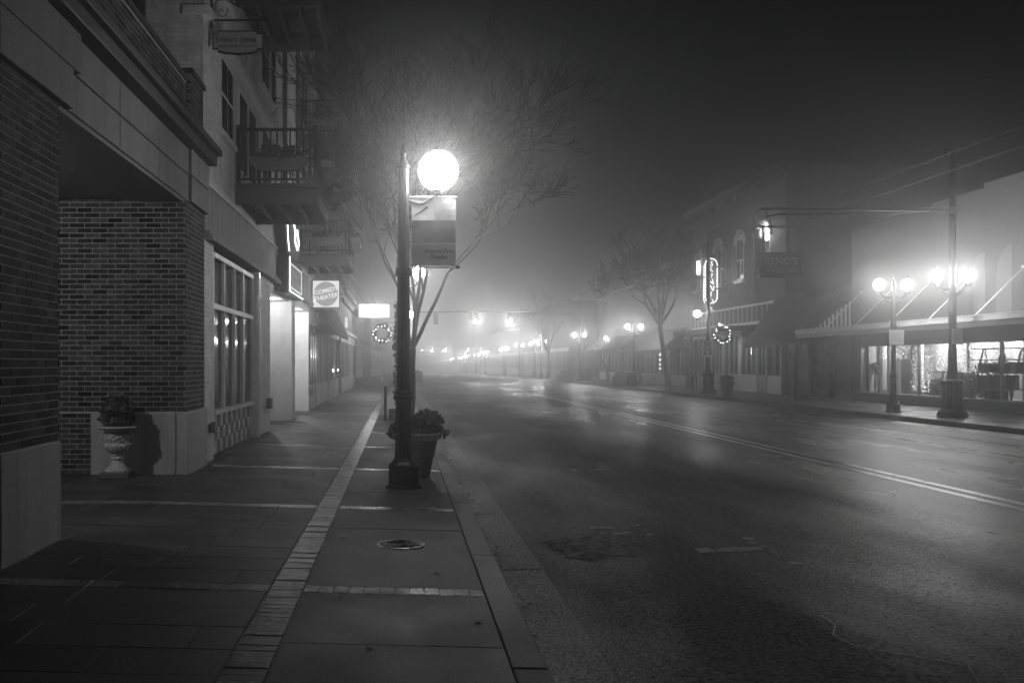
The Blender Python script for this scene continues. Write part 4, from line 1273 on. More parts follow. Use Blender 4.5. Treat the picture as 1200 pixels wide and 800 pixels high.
# marquee sign
mq = thing('marquee_sign', 'bright white two-line THEATRE sign projecting above the wreath', 'sign', (-1.55, 58, 4.48))
BX(-.92, .92, -.15, .15, -.42, .42).build('case', M['steel'], mq)
BX(-.89, .89, -.17, -.152, -.39, .39).build('face', M['signlit2'], mq)
inst('lettering', text_mesh("THEATRE", .36, M['signdim2'], .002), mq, (-.02, -.175, .18), (PI / 2, 0, 0))
inst('lettering', text_mesh("FOR ARTS", .32, M['signdim2'], .002), mq, (.05, -.175, -.18), (PI / 2, 0, 0))
mb = MB(); mb.box(-1.3, -.92, -.05, .05, -.1, .1); mb.build('bracket', M['iron'], mq)
point('lamp_light', (0, -.9, 0), 220, .4, mq)

# ------------------------------------------------------------------ generic street block facades
def facade(name, label, xf, y0, y1, h, side, wallm='rbrick', bays=3, trans=True, sill=0.7, top=2.8, rows=(), depthx=12, litbay=(), base='wtrim', band=True):
    """side=+1: facade faces -x (right of street); side=-1 faces +x"""
    b = thing(name, label, 'building', (0, 0, 0))
    s = side
    def bx(d0, d1, ya, yb, z0, z1, nm, mat, par=b):
        """d: depth behind facade line (negative = proud)"""
        xa, xb = xf + s * d0, xf + s * d1
        return BX(min(xa, xb), max(xa, xb), ya, yb, z0, z1).build(nm, M[mat], par)
    bx(0.0, depthx, y0, y1, 3.0, h, 'wall', wallm)
    bx(1.2, 1.3, y0 + .01, y1 - .01, -3.0, 2.99, 'wall', 'inside')
    bx(0.01, depthx, y0 + .002, y0 + .30, -3.0, 2.998, 'wall', wallm)
    bx(0.01, depthx, y1 - .30, y1 - .002, -3.0, 2.998, 'wall', wallm)
    L = (y1 - y0 - .6) / bays
    for i in range(bays):
        a, c = y0 + .3 + i * L, y0 + .3 + (i + 1) * L
        bx(0.05, 0.30, a, a + .14, -3.0, 2.99, 'pilaster', base)
        w = bx(0.10, 0.16, a + .14, c, -3.0, sill, 'window', base)
        n = 3; ww = (c - a - .14) / n
        for k in range(n):
            bx(0.08, 0.16, a + .14 + k * ww, a + .20 + k * ww, sill, top, 'mullion', base, w)
            bx(0.12, 0.13, a + .20 + k * ww, a + .14 + (k + 1) * ww, sill, top, 'pane', 'glass' if i in litbay else 'dglass', w)
        bx(0.06, 0.2, a + .14, c, top, 2.99, 'head', base, w)
    if band:
        bx(-0.06, 0.0, y0, y1, 3.0, 3.16, 'cornice', 'wtrim')
    bx(-0.15, 0.0, y0, y1, h - .5, h - .3, 'cornice', wallm)
    bx(-0.25, 0.2, y0 - .05, y1 + .05, h, h + .18, 'roof_cap', wallm)
    for (z0, z1, n) in rows:
        for k in range(n):
            yc = y0 + (y1 - y0) * (k + .5) / n
            w = bx(-0.02, 0.05, yc - .55, yc + .55, z0, z1, 'window', 'wtrim')
            for q in (-1, 1):
                bx(-0.03, -0.02, yc + (-.5 if q < 0 else .03), yc + (-.03 if q < 0 else .5), z0 + .08, (z0 + z1) / 2 - .03, 'pane', 'dglass', w)
                bx(-0.03, -0.02, yc + (-.5 if q < 0 else .03), yc + (-.03 if q < 0 else .5), (z0 + z1) / 2 + .03, z1 - .08, 'pane', 'dglass', w)
            bx(-0.1, 0.05, yc - .65, yc + .65, z0 - .12, z0 - .002, 'sill', 'wtrim', w)
            bx(-0.06, 0.05, yc - .62, yc + .62, z1 + .002, z1 + .16, 'lintel', 'wtrim', w)
    return b
def awning(name, label, xf, y0, y1, zt, zb, out, side, mat='canvas', ribs=0):
    a = thing(name, label, 'awning', (0, 0, 0))
    xo = xf - side * out
    th = .03
    mb = MB()
    poly = [(xf, zt), (xf, zt - th * 2), (xo, zb - th * 2), (xo, zb)]
    mb.prism(poly, 'y', y0, y1); mb.build('canopy', M[mat], a)
    n = max(2, int((y1 - y0) / .28))
    me = None
    L = (y1 - y0) / n
    mbv = MB()
    for k in range(n):   # scalloped valance
        ya = y0 + k * L
        mbv.add([(xo - side * .004, ya, zb - .03), (xo - side * .004, ya + L, zb - .03), (xo - side * .004, ya + L, zb - .2), (xo - side * .004, ya + L / 2, zb - .27), (xo - side * .004, ya, zb - .2)], [(0, 1, 2, 3, 4)])
    o = mbv.build('valance', M[mat], a); sm = o.modifiers.new('s', 'SOLIDIFY'); sm.thickness = .01
    for yy in (y0 + .02, y1 - .03):
        mb = MB(); mb.prism([(xf, zt - .07), (xf, zb - .07), (xo, zb - .07)], 'y', yy, yy + .012); mb.build('side_panel', M[mat], a)
    return a
facade('comedy_building', 'low pale building with dark fascia beyond the balconies on the left', XL, 33.8, 48.0, 5.2, -1, 'stucco', 4, sill=.75, top=2.55, litbay=(2, 3), base='wtrim')
facade('corner_shop', 'low plain shop at the end of the left block, faint in fog', XL, 48.05, 64, 4.9, -1, 'stucco', 4, sill=.75, top=2.55, litbay=(0,), base='wtrim')
fa = awning('awning', 'dark sloping awning over the shop windows beyond the square theater sign', XL, 34.2, 44.5, 3.75, 2.75, 0.5, -1, 'canvas')
lt = thing('wall_lettering', 'pale lit channel letters fixed on the dark awning far down the left facade', 'sign', (-2.30, 42.2, 3.15))
inst('lettering', text_mesh("CAFE", .55, M['signletter'], .03, bold=.02), lt, (0, 0, 0), (PI / 2, 0, PI / 2))
for k, (x_, y_, z_) in enumerate(((-2.99, 43.9, 1.15), (-2.99, 47.1, 1.15), (-2.99, 41.0, 1.1))):
    sl = thing('window_lamp', ('small bright lamp low in the far left shop window, %s one' % ('middle', 'farthest', 'nearest')[k]), 'lamp', (x_ + .0, y_, z_))
    MB().sphere((0, 0, 0), .06, 8, 5).build('bulb', M['bulb'], sl)
    MB().lathe([(.05, -.3), (.03, -.06)], 8).build('stand', M['steel'], sl)
# entrance canopy of the next block
nb = facade('far_corner_building', 'foggy corner building with flat entrance canopy across the side street', XL - 1.5, 84, 118, 9.0, -1, 'stucco', 6, rows=((4.4, 6.2, 8),))
cn = thing('entrance_canopy', 'flat entrance canopy with standing letters over the far left sidewalk', 'canopy', (0, 0, 0))
BX(-4.3, -1.3, 84, 88, 2.62, 2.84).build('slab', M['wtrim'], cn); BX(-4.3, -1.25, 83.94, 83.98, 2.6, 2.9).build('edge', M['wtrim'], cn)
for x_ in (-3.9, -1.6): MB().tube([(x_, 84.2, -.1), (x_, 84.2, 2.62)], .07, 8).build('column', M['wtrim'], cn)
inst('lettering', text_mesh("HOTEL", .62, M['signplate'], .04), cn, (-2.5, 83.9, 3.2), (PI / 2, 0, 0))
facade('far_left_block', 'dim far block fading into fog on the left side', XL - .8, 122, 190, 9.5, -1, 'stucco', 8)

# ------------------------------------------------------------------ right side of the street
# brick building with arched windows
rb = thing('arched_brick_building', 'two storey brick building with arched windows and a tall dark side wall', 'building', (0, 0, 0))
def rbx(x0, x1, y0, y1, z0, z1, nm, mat, par=rb, bev=0):
    return BX(x0, x1, y0, y1, z0, z1).build(nm, M[mat], par, bevel=bev)
RT = 10.75
rbx(XR, 44, 47.1, 63.3, 4.50, RT, 'wall', 'rbrick')
rbx(XR + .6, 44, 47.1, 47.4, -1, 4.498, 'wall', 'dark'); rbx(XR + 1.5, XR + 1.6, 47.4, 63.3, -1, 4.498, 'wall', 'inside')
rbx(XR - .001, XR + .6, 47.1, 47.7, -1, 4.498, 'pilaster', 'dark'); rbx(XR, XR + .6, 62.6, 63.3, -1, 4.498, 'pilaster', 'rbrick')
rbx(XR - .18, XR + .1, 47.0, 63.4, RT - .35, RT - .15, 'cornice', 'rbrick'); rbx(XR - .28, XR + .3, 46.95, 63.45, RT + .002, RT + .15, 'roof_cap', 'rbrick')
for k in range(26):
    yy = 47.3 + k * .62
    rbx(XR - .14, XR - .002, yy, yy + .26, RT - .62, RT - .36, 'corbel', 'rbrick')
for (a, b) in ((48.0, 51.6), (52.0, 55.2), (55.6, 58.8), (59.3, 62.6)):
    rbx(XR - .06, XR - .001, a, b, 9.25, 9.45, 'brick_panel', 'rpale')
for yc in (51.5, 55.2, 59.0): rbx(XR - .10, XR - .001, yc - .25 + .0, yc + .25, 4.9, 9.1, 'pilaster', 'rbrick')
for i, yc in enumerate((49.6, 53.35, 57.05, 60.9)):
    z0, z1 = 5.86, 7.95
    w = rbx(XR - .03, XR + .02, yc - .52, yc + .52, z0, z1, 'window', 'wtrim')
    mb = MB(); pts = [(yc + .52 * math.cos(PI * k / 12), z1 + .34 * math.sin(PI * k / 12)) for k in range(13)]
    mb.prism(pts, 'x', XR - .032, XR + .02); mb.build('arch_head', M['wtrim'], w)
    mb = MB()
    for k in range(12):
        t0, t1 = PI * k / 12, PI * (k + 1) / 12
        q = [(yc + .56 * math.cos(t0), z1 + .40 * math.sin(t0)), (yc + .74 * math.cos(t0), z1 + .58 * math.sin(t0)), (yc + .74 * math.cos(t1), z1 + .58 * math.sin(t1)), (yc + .56 * math.cos(t1), z1 + .40 * math.sin(t1))]
        mb.prism(q, 'x', XR - .13, XR - .001)
    mb.box(XR - .13, XR - .001, yc - .76, yc - .56, z1 - .25, z1); mb.box(XR - .13, XR - .001, yc + .56, yc + .76, z1 - .25, z1)
    mb.build('hood_mould', M['wtrim'], w)
    for q in (-1, 1):
        ya, yb = (yc - .44, yc - .04) if q < 0 else (yc + .04, yc + .44)
        rbx(XR - .04, XR - .031, ya, yb, z0 + .10, 6.88, 'pane', 'dglass', w)
        rbx(XR - .04, XR - .031, ya, yb, 6.98, 7.98, 'pane', 'dglass', w)
    rbx(XR - .16, XR - .001, yc - .68, yc + .68, z0 - .15, z0 - .002, 'sill', 'wtrim', w)
for yc, z_, pw, lb in ((49.25, 7.9, 40, 'bright vertical tube added for the glow in the arched window nearest the restaurant sign'), (60.65, 7.2, 14, 'bright vertical tube added for the glow in the farthest arched window')):
    tl = thing('window_glow_tube', lb, 'lamp', (XR - .12, yc, z_))  # invented tube and light, standing in for the glow of the pane
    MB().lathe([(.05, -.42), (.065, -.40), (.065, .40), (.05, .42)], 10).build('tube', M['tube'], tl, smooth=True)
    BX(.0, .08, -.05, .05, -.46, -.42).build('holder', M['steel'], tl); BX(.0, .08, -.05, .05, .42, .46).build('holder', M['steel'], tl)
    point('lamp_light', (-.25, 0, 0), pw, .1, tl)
# transom lights and canopy
tr = rbx(XR - .03, XR + .05, 48.6, 62.3, 3.46, 4.50, 'transom_frame', 'wtrim')
for k in range(19):
    yy = 48.7 + k * .715
    rbx(XR - .04, XR - .031, yy + .06, yy + .655, 3.60, 4.38, 'transom_pane', 'inside')
rbx(XR - 1.1, XR + .2, 51.5, 62.6, 3.12, 3.40, 'flat_canopy', 'canvas')
# storefront
for k, (a, b, t) in enumerate(((47.75, 49.6, 'g'), (49.7, 50.9, 'd'), (51.0, 53.6, 'g'), (53.8, 56.3, 'g'), (56.5, 58.6, 'g'), (58.8, 62.4, 'g'))):
    w = rbx(XR + .05, XR + .13, a, b, -.1, .86, 'window', 'wtrim')
    rbx(XR - .02, XR + .2, a - .10, a + .04, -.1, 3.1, 'post', 'wtrim')
    n = 2 if b - a < 2 else 3
    for q in range(n):
        ya = a + .05 + (b - a - .05) * q / n; yb = a + .05 + (b - a - .05) * (q + 1) / n
        rbx(XR + .08, XR + .09, ya, yb - .07, .90, 2.85, 'pane', 'glass', w)
        rbx(XR + .05, XR + .13, yb - .07, yb, .86, 2.9, 'mullion', 'wtrim', w)
    for j in range(7):
        rbx(XR + .035, XR + .048, a + .06, b - .02, .06 + j * .11, .06 + j * .11 + .095, 'board', 'wtrim', w)
    rbx(XR + .05, XR + .14, a, b, 2.90, 3.1, 'head', 'wtrim', w)
rl = thing('window_glow_tube', 'bright short tube lamp behind the storefront glass left of the dark awning', 'lamp', (XR + .55, 53.2, 2.2))
MB().lathe([(.05, -.3), (.06, -.28), (.06, .28), (.05, .3)], 10).build('tube', M['tube'], rl, smooth=True)
rbx(XR + 1.0, XR + 1.04, 51.2, 62, 0, 2.9, 'blind', 'curtain')
awning('awning', 'big dark sloping awning below the restaurant sign', XR, 41.6, 48.3, 4.6, 2.45, 1.5, 1, 'canvas')
for k, (y_, z_) in enumerate(((54.9, 3.43), (53.1, 3.43))):
    cl = thing('canopy_lamp', 'small bright lamp on the flat canopy, %s one beside the lit wreath' % ('left' if k == 0 else 'right'), 'lamp', (XR - 1.2, y_, z_), 0, 'small lamps on the flat canopy')
    MB().sphere((0, 0, 0.08), .055, 8, 5).build('bulb', M['bulb_far'], cl); MB().lathe([(.05, -.03), (.03, .03)], 8).build('stand', M['steel'], cl)
br = thing('wall_bracket', 'dark double arm bracket on the brick front between the neon sign and windows', 'bracket', (XR - .1, 55.2, 0))
mb = MB()
for z_ in (5.55, 6.75):
    mb.box(-.75, 0, -.05, .05, z_ - .05, z_ + .05); mb.box(-.12, .02, -.2, .2, z_ - .16, z_ + .16)
mb.box(-.2, -.1, -.04, .04, 5.5, 6.8)
mb.build('arms', M['iron'], br)
# neon blade sign
nn = thing('neon_blade_sign', 'vertical blade sign with white neon outline and stacked neon letters', 'sign', (17.0, 55.3, 5.98))
hw, hh = .33, 1.22
def stadium(hw, hh, n=10, y=0.0):
    p = []
    for k in range(n + 1): t = PI * k / n; p.append((hw * math.cos(t), hh - hw + hw * math.sin(t)))
    for k in range(n + 1): t = PI + PI * k / n; p.append((hw * math.cos(t), -hh + hw + hw * math.sin(t)))
    return p
MB().prism(stadium(hw + .08, hh + .08), 'y', -.07, .07).build('panel', M['dark'], nn)
mb = MB(); st = stadium(hw, hh); mb.tube([(x, -.10, z) for x, z in st + st[:1]], .022, 6)
mb.tube([(-.40, -.10, .85), (-.42, -.10, -1.0), (-.36, -.10, -1.22)], .016, 5)
mb.build('neon_outline', M['neon_far'], nn, smooth=True)
for k, ch in enumerate("SKINNY"):
    inst('lettering', text_mesh(ch, .40, M['neon_far'], .012, bold=-.006), nn, (0.02 * (-1) ** k, -.11, .93 - k * .335), (PI / 2, R(12) * (-1) ** k, 0))
inst('lettering', text_mesh("J's", .36, M['neon_far'], .012, bold=-.008), nn, (0, -.11, -1.05), (PI / 2, 0, 0))
mb = MB(); mb.tube([(-.12, -.08, -1.42), (.06, -.08, -1.50), (-.10, -.08, -1.60), (.12, -.08, -1.60)], .018, 5); mb.build('neon_flourish', M['neon_far'], nn)
mb = MB(); mb.box(.38, 1.0, -.03, .03, .5, .56); mb.box(.38, 1.0, -.03, .03, -.56, -.5); mb.build('bracket', M['iron'], nn)
point('lamp_light', (0, -.5, 0), 45, .5, nn)
# restaurant sign
rs = thing('restaurant_sign', "dark board lettered RENO'S ARGENTA CAFE hanging from an arm above the awning", 'sign', (17.55, 46.6, 6.0))
BX(-.95, .95, -.10, .10, -.60, .60).build('board', M['dark'], rs, bevel=.02)
inst('lettering', text_mesh("RENO'S", .46, M['pale_ink'], .004, bold=.006), rs, (0, -.108, .17), (PI / 2, 0, 0))
inst('lettering', text_mesh("Argenta Cafe", .27, M['pale_ink'], .004), rs, (0, -.108, -.24), (PI / 2, 0, 0))
mb = MB(); mb.box(-1.1, .6, -.04, .04, 1.72, 1.84); mb.box(-.85, -.79, -.02, .02, .6, 1.75); mb.box(.4, .46, -.02, .02, .6, 1.75); mb.build('hanger', M['iron'], rs)
# gap shop: dark low shop between brick building and light building
gp = thing('dark_shop', 'low dark shop front between the brick building and the pale shop', 'building', (0, 0, 0))
def gbx(x0, x1, y0, y1, z0, z1, nm, mat, par=gp): return BX(x0, x1, y0, y1, z0, z1).build(nm, M[mat], par)
gbx(XR + .02, 40, 40.25, 47.05, 3.0, 4.6, 'wall', 'dark'); gbx(XR + .35, XR + .45, 40.3, 47.0, -1, 2.99, 'wall', 'dark')
for (a, b) in ((40.3, 40.9), (42.4, 42.8), (44.3, 44.7), (46.5, 47.04)): gbx(XR + .03, XR + .34, a, b, -1, 2.99, 'pilaster', 'dark')
for (a, b) in ((41.0, 42.3), (42.9, 44.2), (44.8, 46.4)):
    d = gbx(XR + .2, XR + .28, a, b, -.1, 2.6, 'door', 'dwood')
    gbx(XR + .185, XR + .199, a + .15, b - .15, .4, 2.4, 'pane', 'dglass', d)
# pale shop with long flat canopy
ps = thing('pale_shop', 'pale rendered shop with lit display windows under a long flat canopy', 'building', (0, 0, 0))
def pbx(x0, x1, y0, y1, z0, z1, nm, mat, par=ps, bev=0): return BX(x0, x1, y0, y1, z0, z1).build(nm, M[mat], par, bevel=bev)
pbx(XR, 40, 14, 40.2, 2.75, 6.70, 'wall', 'rpale')
pbx(XR - .06, XR + .25, 14, 34, 6.702, 6.86, 'parapet_cap', 'rpale'); pbx(XR - .06, XR + .25, 34.01, 40.25, 6.702, 6.78, 'parapet_cap', 'rpale')
pbx(XR - .05, XR + .22, 14, 31, 6.862, 7.0, 'parapet_cap', 'rpale')
pbx(XR + .02, 40, 39.6, 40.19, -1, 2.748, 'wall', 'dark')
pbx(XR + .03, XR + .3, 14, 39.6, 2.12, 2.748, 'header', 'dark')
blk = pbx(XR - .04, XR + .25, 14, 39.6, -1, .30, 'bulkhead', 'dark')
pbx(XR - .07, XR + .28, 14, 39.6, .302, .36, 'sill', 'steel')
for k in range(9):   # boards of the bulkhead
    pbx(XR - .052, XR - .041, 14, 39.6, -.02 + k * .036, .008 + k * .036, 'board', 'dark')
mull = [39.45, 37.3, 35.1, 32.9, 30.26, 26.0]
wz = pbx(XR + .02, XR + .14, mull[0] - .0, mull[0] + .12, .362, 2.118, 'window', 'steel')
for m_ in mull[1:]: pbx(XR + .02, XR + .10, m_ - .04, m_ + .04, .362, 2.118, 'mullion', 'steel', wz)
for a, b in zip(mull[1:], mull): pbx(XR + .05, XR + .056, a + .04, b - .04 if b < 39 else b, .365, 2.115, 'pane', 'glass', wz)
pbx(XR + 1.6, XR + 1.7, 15, 39.5, -.5, 2.74, 'room_back', 'curtain'); pbx(XR + .3, XR + 2.2, 14, 39.5, .20, .30, 'display_floor', 'curtain')
pbx(XR + .3, XR + 2.2, 39.40, 39.5, .31, 2.74, 'room_side', 'curtain'); pbx(XR + .3, XR + 2.2, 24.6, 24.7, .31, 2.74, 'room_side', 'curtain')
for (a, b) in ((38.7, 37.5), (31.0, 30.6)):
    pbx(XR + 1.2, XR + 1.3, b, a, .31, 2.6, 'screen', 'dark')
for k in range(7):   # pale drapes
    a = (39.2, 36.9, 36.5, 33.2, 30.2, 29.8, 29.2)[k]
    mb = MB(); mb.tube([(XR + .8, a, .32), (XR + .8, a, 2.5)], .14, 8); mb.build('drape', M['curtain'], ps, smooth=True)
# paler arch-topped panels on the upper wall
for (ya, yb, zs, rise) in ((30.45, 29.65, 4.0, 1.0), (31.65, 31.0, 4.6, .3)):
    n = 10; poly = [(ya, 2.95), (yb, 2.95), (yb, zs + rise)] + [(yb + (ya - yb) * k / n, zs + rise * math.sqrt(max(0, 1 - (k / n) ** 2))) for k in range(1, n + 1)]
    mb = MB(); mb.prism(poly[::-1], 'x', XR - .012, XR - .001); mb.build('arch_panel', M['archp'], ps)
# flat canopy with fascia and tie rods
fc = thing('flat_canopy', 'long flat canopy with white edge and tie rods over the lit display windows', 'canopy', (0, 0, 0))
BX(16.32, XR - .001, 14, 41.4, 2.60, 2.70).build('deck', M['dark'], fc)
BX(16.22, 16.31, 13.98, 41.45, 2.66, 2.80).build('fascia', M['wtrim'], fc, bevel=.01); BX(16.25, 16.31, 13.98, 41.45, 2.50, 2.655).build('fascia', M['steel'], fc)
BX(16.20, 16.24, 13.97, 41.46, 2.81, 2.84).build('fascia_lip', M['wtrim'], fc)
for k in range(8):
    y_ = 21.35 + k * 2.55
    mb = MB(); mb.tube([(16.4, y_, 2.72), (17.95, y_, 4.25)], .022, 6); mb.lathe([(.09, -.03), (.09, .03)], 8, (17.96, y_, 4.26)); mb.build('tie_rod', M['wtrim'], fc)
# striped end of the canopy awning
sa = thing('striped_awning', 'small striped awning rising to the wall at the end of the flat canopy', 'awning', (0, 0, 0))
nst = 9
for k in range(nst * 2):
    xa = 16.5 + k * (1.5 / (nst * 2)); xb = xa + 1.5 / (nst * 2)
    za, zb_ = 2.82 + (xa - 16.5) / 1.5 * 1.15, 2.82 + (xb - 16.5) / 1.5 * 1.15
    MB().prism([(xa, 2.82), (xb, 2.82), (xb, zb_), (xa, za)], 'y', 40.3, 40.32).build('stripe', M['wtrim' if k % 2 else 'canvas'], sa)
MB().prism([(16.5, 2.82), (18.0, 3.97), (18.0, 4.0), (16.5, 2.86)], 'y', 40.33, 41.5).build('slope', M['canvas'], sa)
for k in range(14):
    MB().prism([(40.1 + .1 * k, 2.48), (40.18 + .1 * k, 2.48), (40.14 + .1 * k, 2.40)], 'x', 16.26, 16.28).build('scallop', M['canvas2'], sa)
# display lights and goods
random.seed(55)
def fairy(label, y0, y1, z0, z1, n, x=XR + .6):
    o = MB()
    for _ in range(n):
        r = random.uniform(.007, .018)
        y_, z_ = random.uniform(y0, y1), random.uniform(z0, z1)
        o.lathe([(.001, -r), (r, 0), (.001, r)], 4, (x + random.uniform(-.1, .1), y_, z_))
    q = tag(o.build('fairy_light_curtain', M['bulb_s']), label, 'string lights'); q['group'] = 'curtains of fairy lights in the display windows'
fairy('icicle fairy lights along the top of the first display window', 39.0, 37.0, 1.62, 2.10, 260)
fairy('dense column of fairy lights left of the middle window post', 36.6, 35.3, .45, 2.05, 560)
fairy('scattered fairy lights at the top of the middle display window', 35.0, 33.2, 1.2, 2.10, 380)
fairy('fairy lights around the greenery right of the tall pole', 33.0, 31.6, 1.1, 2.08, 420)
fairy('row of fairy lights above the ladder shelf in the last display window', 31.5, 29.0, 1.75, 2.08, 260)
for k, (y_, pw) in enumerate(((38.0, 480), (36, 480), (34, 480), (32, 480), (30, 480))):
    dl = thing('display_lamp', 'round ceiling lamp inside the lit display window, number %d from the dark shop' % (k + 1) if False else ('ceiling lamp inside the lit display window ' + ('beside the draped stand', 'above the dense fairy lights', 'above the greenery', 'behind the tall pole', 'above the ladder shelf')[k]), 'lamp', (XR + 1.1, y_, 2.70))
    MB().lathe([(.12, 0), (.12, -.05), (.08, -.09)], 12).build('shade', M['steel'], dl)
    MB().sphere((0, 0, -.12), .05, 8, 5).build('bulb', M['bulb_s'], dl)
    point('lamp_light', (0, 0, -.2), pw, .08, dl)
ds = thing('draped_stand', 'dark draped garment arching over a stand at the left end of the display window', 'display', (XR + .45, 39.3, .31))
mb = MB(); mb.tube([(0, .45, .02), (0, .42, .6), (0, .25, .98), (0, -.05, 1.05), (0, -.3, .95), (0, -.38, .75)], [.2, .17, .15, .15, .12, .05], 8); mb.build('drape', M['dark'], ds, smooth=True)
mb = MB(); mb.tube([(0, -.1, .0), (0, -.1, 1.0)], .03, 6); mb.build('stand', M['iron'], ds)
for k, (y_, r) in enumerate(((38.5, .18), (39.5, .14))):
    cu = thing('cushion', ('larger pale bundle', 'smaller pale bundle')[k] + ' lying on the display floor by the draped stand', 'bundle', (XR + .6, y_, .31 + r * .6))
    MB().sphere((0, 0, 0), r, 12, 8, .6).build('body', M['curtain'], cu, smooth=True)
random.seed(8)
for k, (y_, w_, h_) in enumerate(((35.3, 1.2, .55), (33.9, .7, .8), (32.6, .5, 1.25))):
    g = thing('display_plant', ('low mounded greenery in the middle display window', 'taller greenery beside the tall pole in the display window', 'tall leafy plant just right of the tall pole in the display window')[k], 'plant', (XR + .9, y_, .31))
    mb = MB(); leaves(mb, (0, 0, h_ * .5), .4, w_, h_ * .55, 700, .16, .1); mb.build('foliage', M['leaf'], g, kind='stuff')
tb = thing('side_table', 'small dark table among the greenery in the display window', 'table', (XR + .5, 34.4, .31))
MB().lathe([(.3, .85), (.3, .89)], 14).build('table_top', M['dwood'], tb)
MB().lathe([(.16, 0), (.03, .06), (.03, .85)], 8).build('pedestal', M['dwood'], tb)
sh = thing('ladder_shelf', 'dark ladder shelf with goods in the last display window at the right edge', 'shelf', (XR + .5, 31.2, .31))
mb = None
for y_ in (-1.05, -.02, 1.0):
    MB().tube([(-.25, y_ , 0), (0.1, y_ * .96, 1.62)], .035, 6).build('upright', M['dwood'], sh)
    MB().tube([(.4, y_, 0), (0.15, y_ * .96, 1.62)], .03, 6).build('upright', M['dwood'], sh)
for z_ in (.35, .85, 1.25, 1.6):
    BX(-.28, .42, -1.06, 1.02, z_, z_ + .03).build('shelf_board', M['dwood'], sh)
for k, (y_, z_, w_, h_) in enumerate(((-.7, .88, .25, .3), (.4, .88, .3, .28), (-.4, .38, .35, .4), (.5, .38, .3, .38), (.1, 0.0, .3, .3))):
    bk = thing('storage_box', 'dark box %s of the ladder shelf' % ('on the upper right shelf', 'on the upper left shelf', 'on the lower right shelf', 'on the lower left shelf', 'on the floor')[k], 'box', (XR + .5, 31.2 + y_, .31 + z_))
    BX(-.2, .2, -w_, w_, 0, h_ - .02).build('body', M['dark'], bk, bevel=.01); BX(-.21, .21, -w_ - .01, w_ + .01, h_ - .018, h_ + .01).build('lid', M['dwood'], bk)
# thin sign post by the dark shop
tpost = thing('signpost', 'thin pale post standing at the kerb before the dark shop', 'post', (15.0, 38.6, zwalk_r(15)))
MB().tube([(0, 0, 0), (0, 0, 2.3)], .022, 6).build('post', M['steel'], tpost); BX(-.15, .15, -.01, .01, 2.0, 2.3).build('plate', M['steel'], tpost)
# shops beyond the brick building
facade('awning_shop', 'pale upper-walled shop with big awning left of the brick building', XR, 63.4, 76, 6.6, 1, 'rpale', 3, litbay=(0,), top=2.6)
awning('awning', 'grey sloping awning beside the leaning bare tree', XR, 63.8, 75.5, 3.75, 2.35, 1.5, 1, 'canvas2')
facade('narrow_shop', 'narrow shop with string-lit doorway behind the leaning bare tree', XR, 76.05, 92, 7.4, 1, 'rpale', 4, litbay=(1,), top=2.6)
awning('awning', 'grey awning behind the small low bare tree', XR, 76.5, 91, 3.7, 2.6, 1.4, 1, 'canvas2')
op = thing('string_light_sign', 'vertical run of small sign lights in the doorway behind the leaning bare tree', 'sign', (XR - .2, 69.2, 0))
bl = MB().sphere((0, 0, 0), .05, 6, 4).mesh('bulb', M['bulb_s'])
for z_ in (2.35, 2.2, 2.05, 1.7, 1.4, 1.1): inst('bulb', bl, op, (0, 0, z_))
for y_ in (.6, 1.2, -.5, -1.0): inst('bulb', bl, op, (0, y_, 2.5))
MB().tube([(0.04, 0, 1.0), (0.04, 0, 2.5)], .01, 4).build('cord', M['iron'], op)
wl = thing('wall_lantern', 'bright wall lantern above the awning behind the small low tree', 'lamp', (17.5, 86, 3.6))
MB().sphere((0, 0, 0), .16, 10, 6).build('globe', M['globe_far'], wl); BX(.1, .5, -.04, .04, .1, .16).build('arm', M['iron'], wl); point('lamp_light', (0, 0, 0), 120, .1, wl)
facade('far_right_block', 'dim far block beyond the side street on the right', XR, 108, 150, 8.2, 1, 'rbrick', 8)
facade('farthest_right_block', 'barely visible farthest block on the right', XR, 152, 230, 7.0, 1, 'rbrick', 8)
bk2 = thing('rear_building', 'tall dark flat building rising behind the pale shop', 'building', (0, 0, 0))
BX(28, 70, 52, 75, -1, 12.6).build('wall', M['dark'], bk2); BX(27.9, 70.1, 51.9, 75.1, 12.6, 12.9).build('roof_cap', M['dark'], bk2)
# bike rack loops near the tree
for k, x_ in enumerate((15.6, 15.9)):
    rk = thing('bike_rack', ('nearer' if k == 0 else 'farther') + ' dark hoop rack on the sidewalk right of the leaning bare tree', 'rack', (x_, 53.5 + k, zwalk_r(15.7)), 0, 'hoop bike racks')
    MB().tube([(0, -.3, 0), (0, -.3, .8), (0, -.15, .95), (0, .15, .95), (0, .3, .8), (0, .3, 0)], .035, 6).build('hoop', M['iron'], rk, smooth=True)
# litter bin by the far pole
bn = thing('litter_bin', 'dark slatted bin standing beside the lamp post behind the leaning tree', 'bin', (15.1, 66.0, zwalk_r(15)))
for k in range(12):
    t = 2 * PI * k / 12
    MB().tube([(.27 * math.cos(t), .27 * math.sin(t), 0), (.27 * math.cos(t), .27 * math.sin(t), .9)], .05, 4).build('slat', M['iron'], bn)
MB().lathe([(.3, .9), (.3, .95), (.15, 1.02)], 14).build('lid', M['iron'], bn); MB().lathe([(.24, 0), (.24, .9)], 12).build('liner', M['dark'], bn)

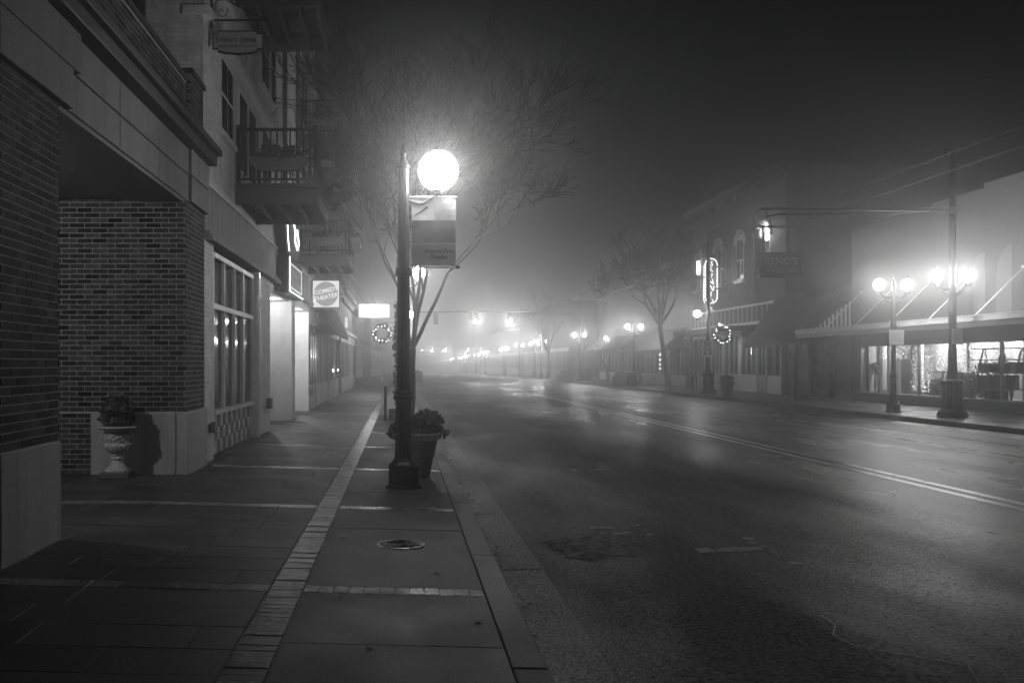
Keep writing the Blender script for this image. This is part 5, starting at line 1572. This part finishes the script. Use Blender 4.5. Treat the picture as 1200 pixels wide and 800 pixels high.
# ------------------------------------------------------------------ traffic signals over the far crossings
def signals(lab, y, xs, zz, post_x, mx, pw, pz=6.1):
    sg = thing('signal_mast', lab, 'traffic lights', (post_x, y, drop(y) - .1))
    MB().tube([(0, 0, 0), (0, 0, pz + .3)], .13, 8).build('mast', M['steel'], sg, smooth=True)
    MB().tube([(0, 0, pz), (mx - post_x, 0, pz + .25)], .08, 8).build('arm', M['steel'], sg, smooth=True)
    for x in xs:
        h = BX(x - post_x - .18, x - post_x + .18, -.12, .12, zz - .55, zz + .55).build('signal_head', M['iron'], sg)
        for q in (-.35, 0, .35):
            lit = q < 0
            MB().lathe([(.13, 0), (.12, .02)], 12).build('lens', M['signal' if lit else 'ink'], h, loc=(x - post_x, -.13, zz + q)).rotation_euler = (PI / 2, 0, 0)
        point('lamp_light', (x - post_x, -.35, zz - .35), pw, .12, sg)
signals('traffic light mast with two lit signals over the first far crossing', 93, (6.9, 10.05), 5.75, 17.0, 6.5, 420)
signals('smaller traffic light mast at the second crossing deep in the fog', 230, (6.9, 10.1), 5.6, 17.0, 6.5, 1500)
sb = thing('signal_mast', 'unlit traffic signals seen from behind above the left of the road', 'traffic lights', (-.5, 96, drop(96) - .1))
MB().tube([(0, 0, 0), (0, 0, 6.6)], .13, 8).build('mast', M['steel'], sb, smooth=True)
MB().tube([(0, 0, 6.4), (7.3, 0, 6.5)], .07, 8).build('arm', M['steel'], sb, smooth=True)
for x in (3.8, 7.1): BX(x - .2, x + .2, -.12, .12, 5.8 - .55 + (0.5 if x > 5 else 0), 5.8 + .55 + (0.5 if x > 5 else 0)).build('signal_head', M['iron'], sb)

# ------------------------------------------------------------------ fog
hz, t, b = newmat('haze_air')
t.nodes.clear()
pv = N(t, "ShaderNodeVolumePrincipled")
pv.inputs['Color'].default_value = (.95, .95, .95, 1)
pv.inputs['Density'].default_value = HAZE
pv.inputs['Anisotropy'].default_value = ANISO
om = N(t, "ShaderNodeOutputMaterial")
t.links.new(pv.outputs[0], om.inputs['Volume'])
haze = BX(-62, 92, -16, 700, -7.5, 16.5).build('haze', hz)
haze['kind'] = 'stuff'
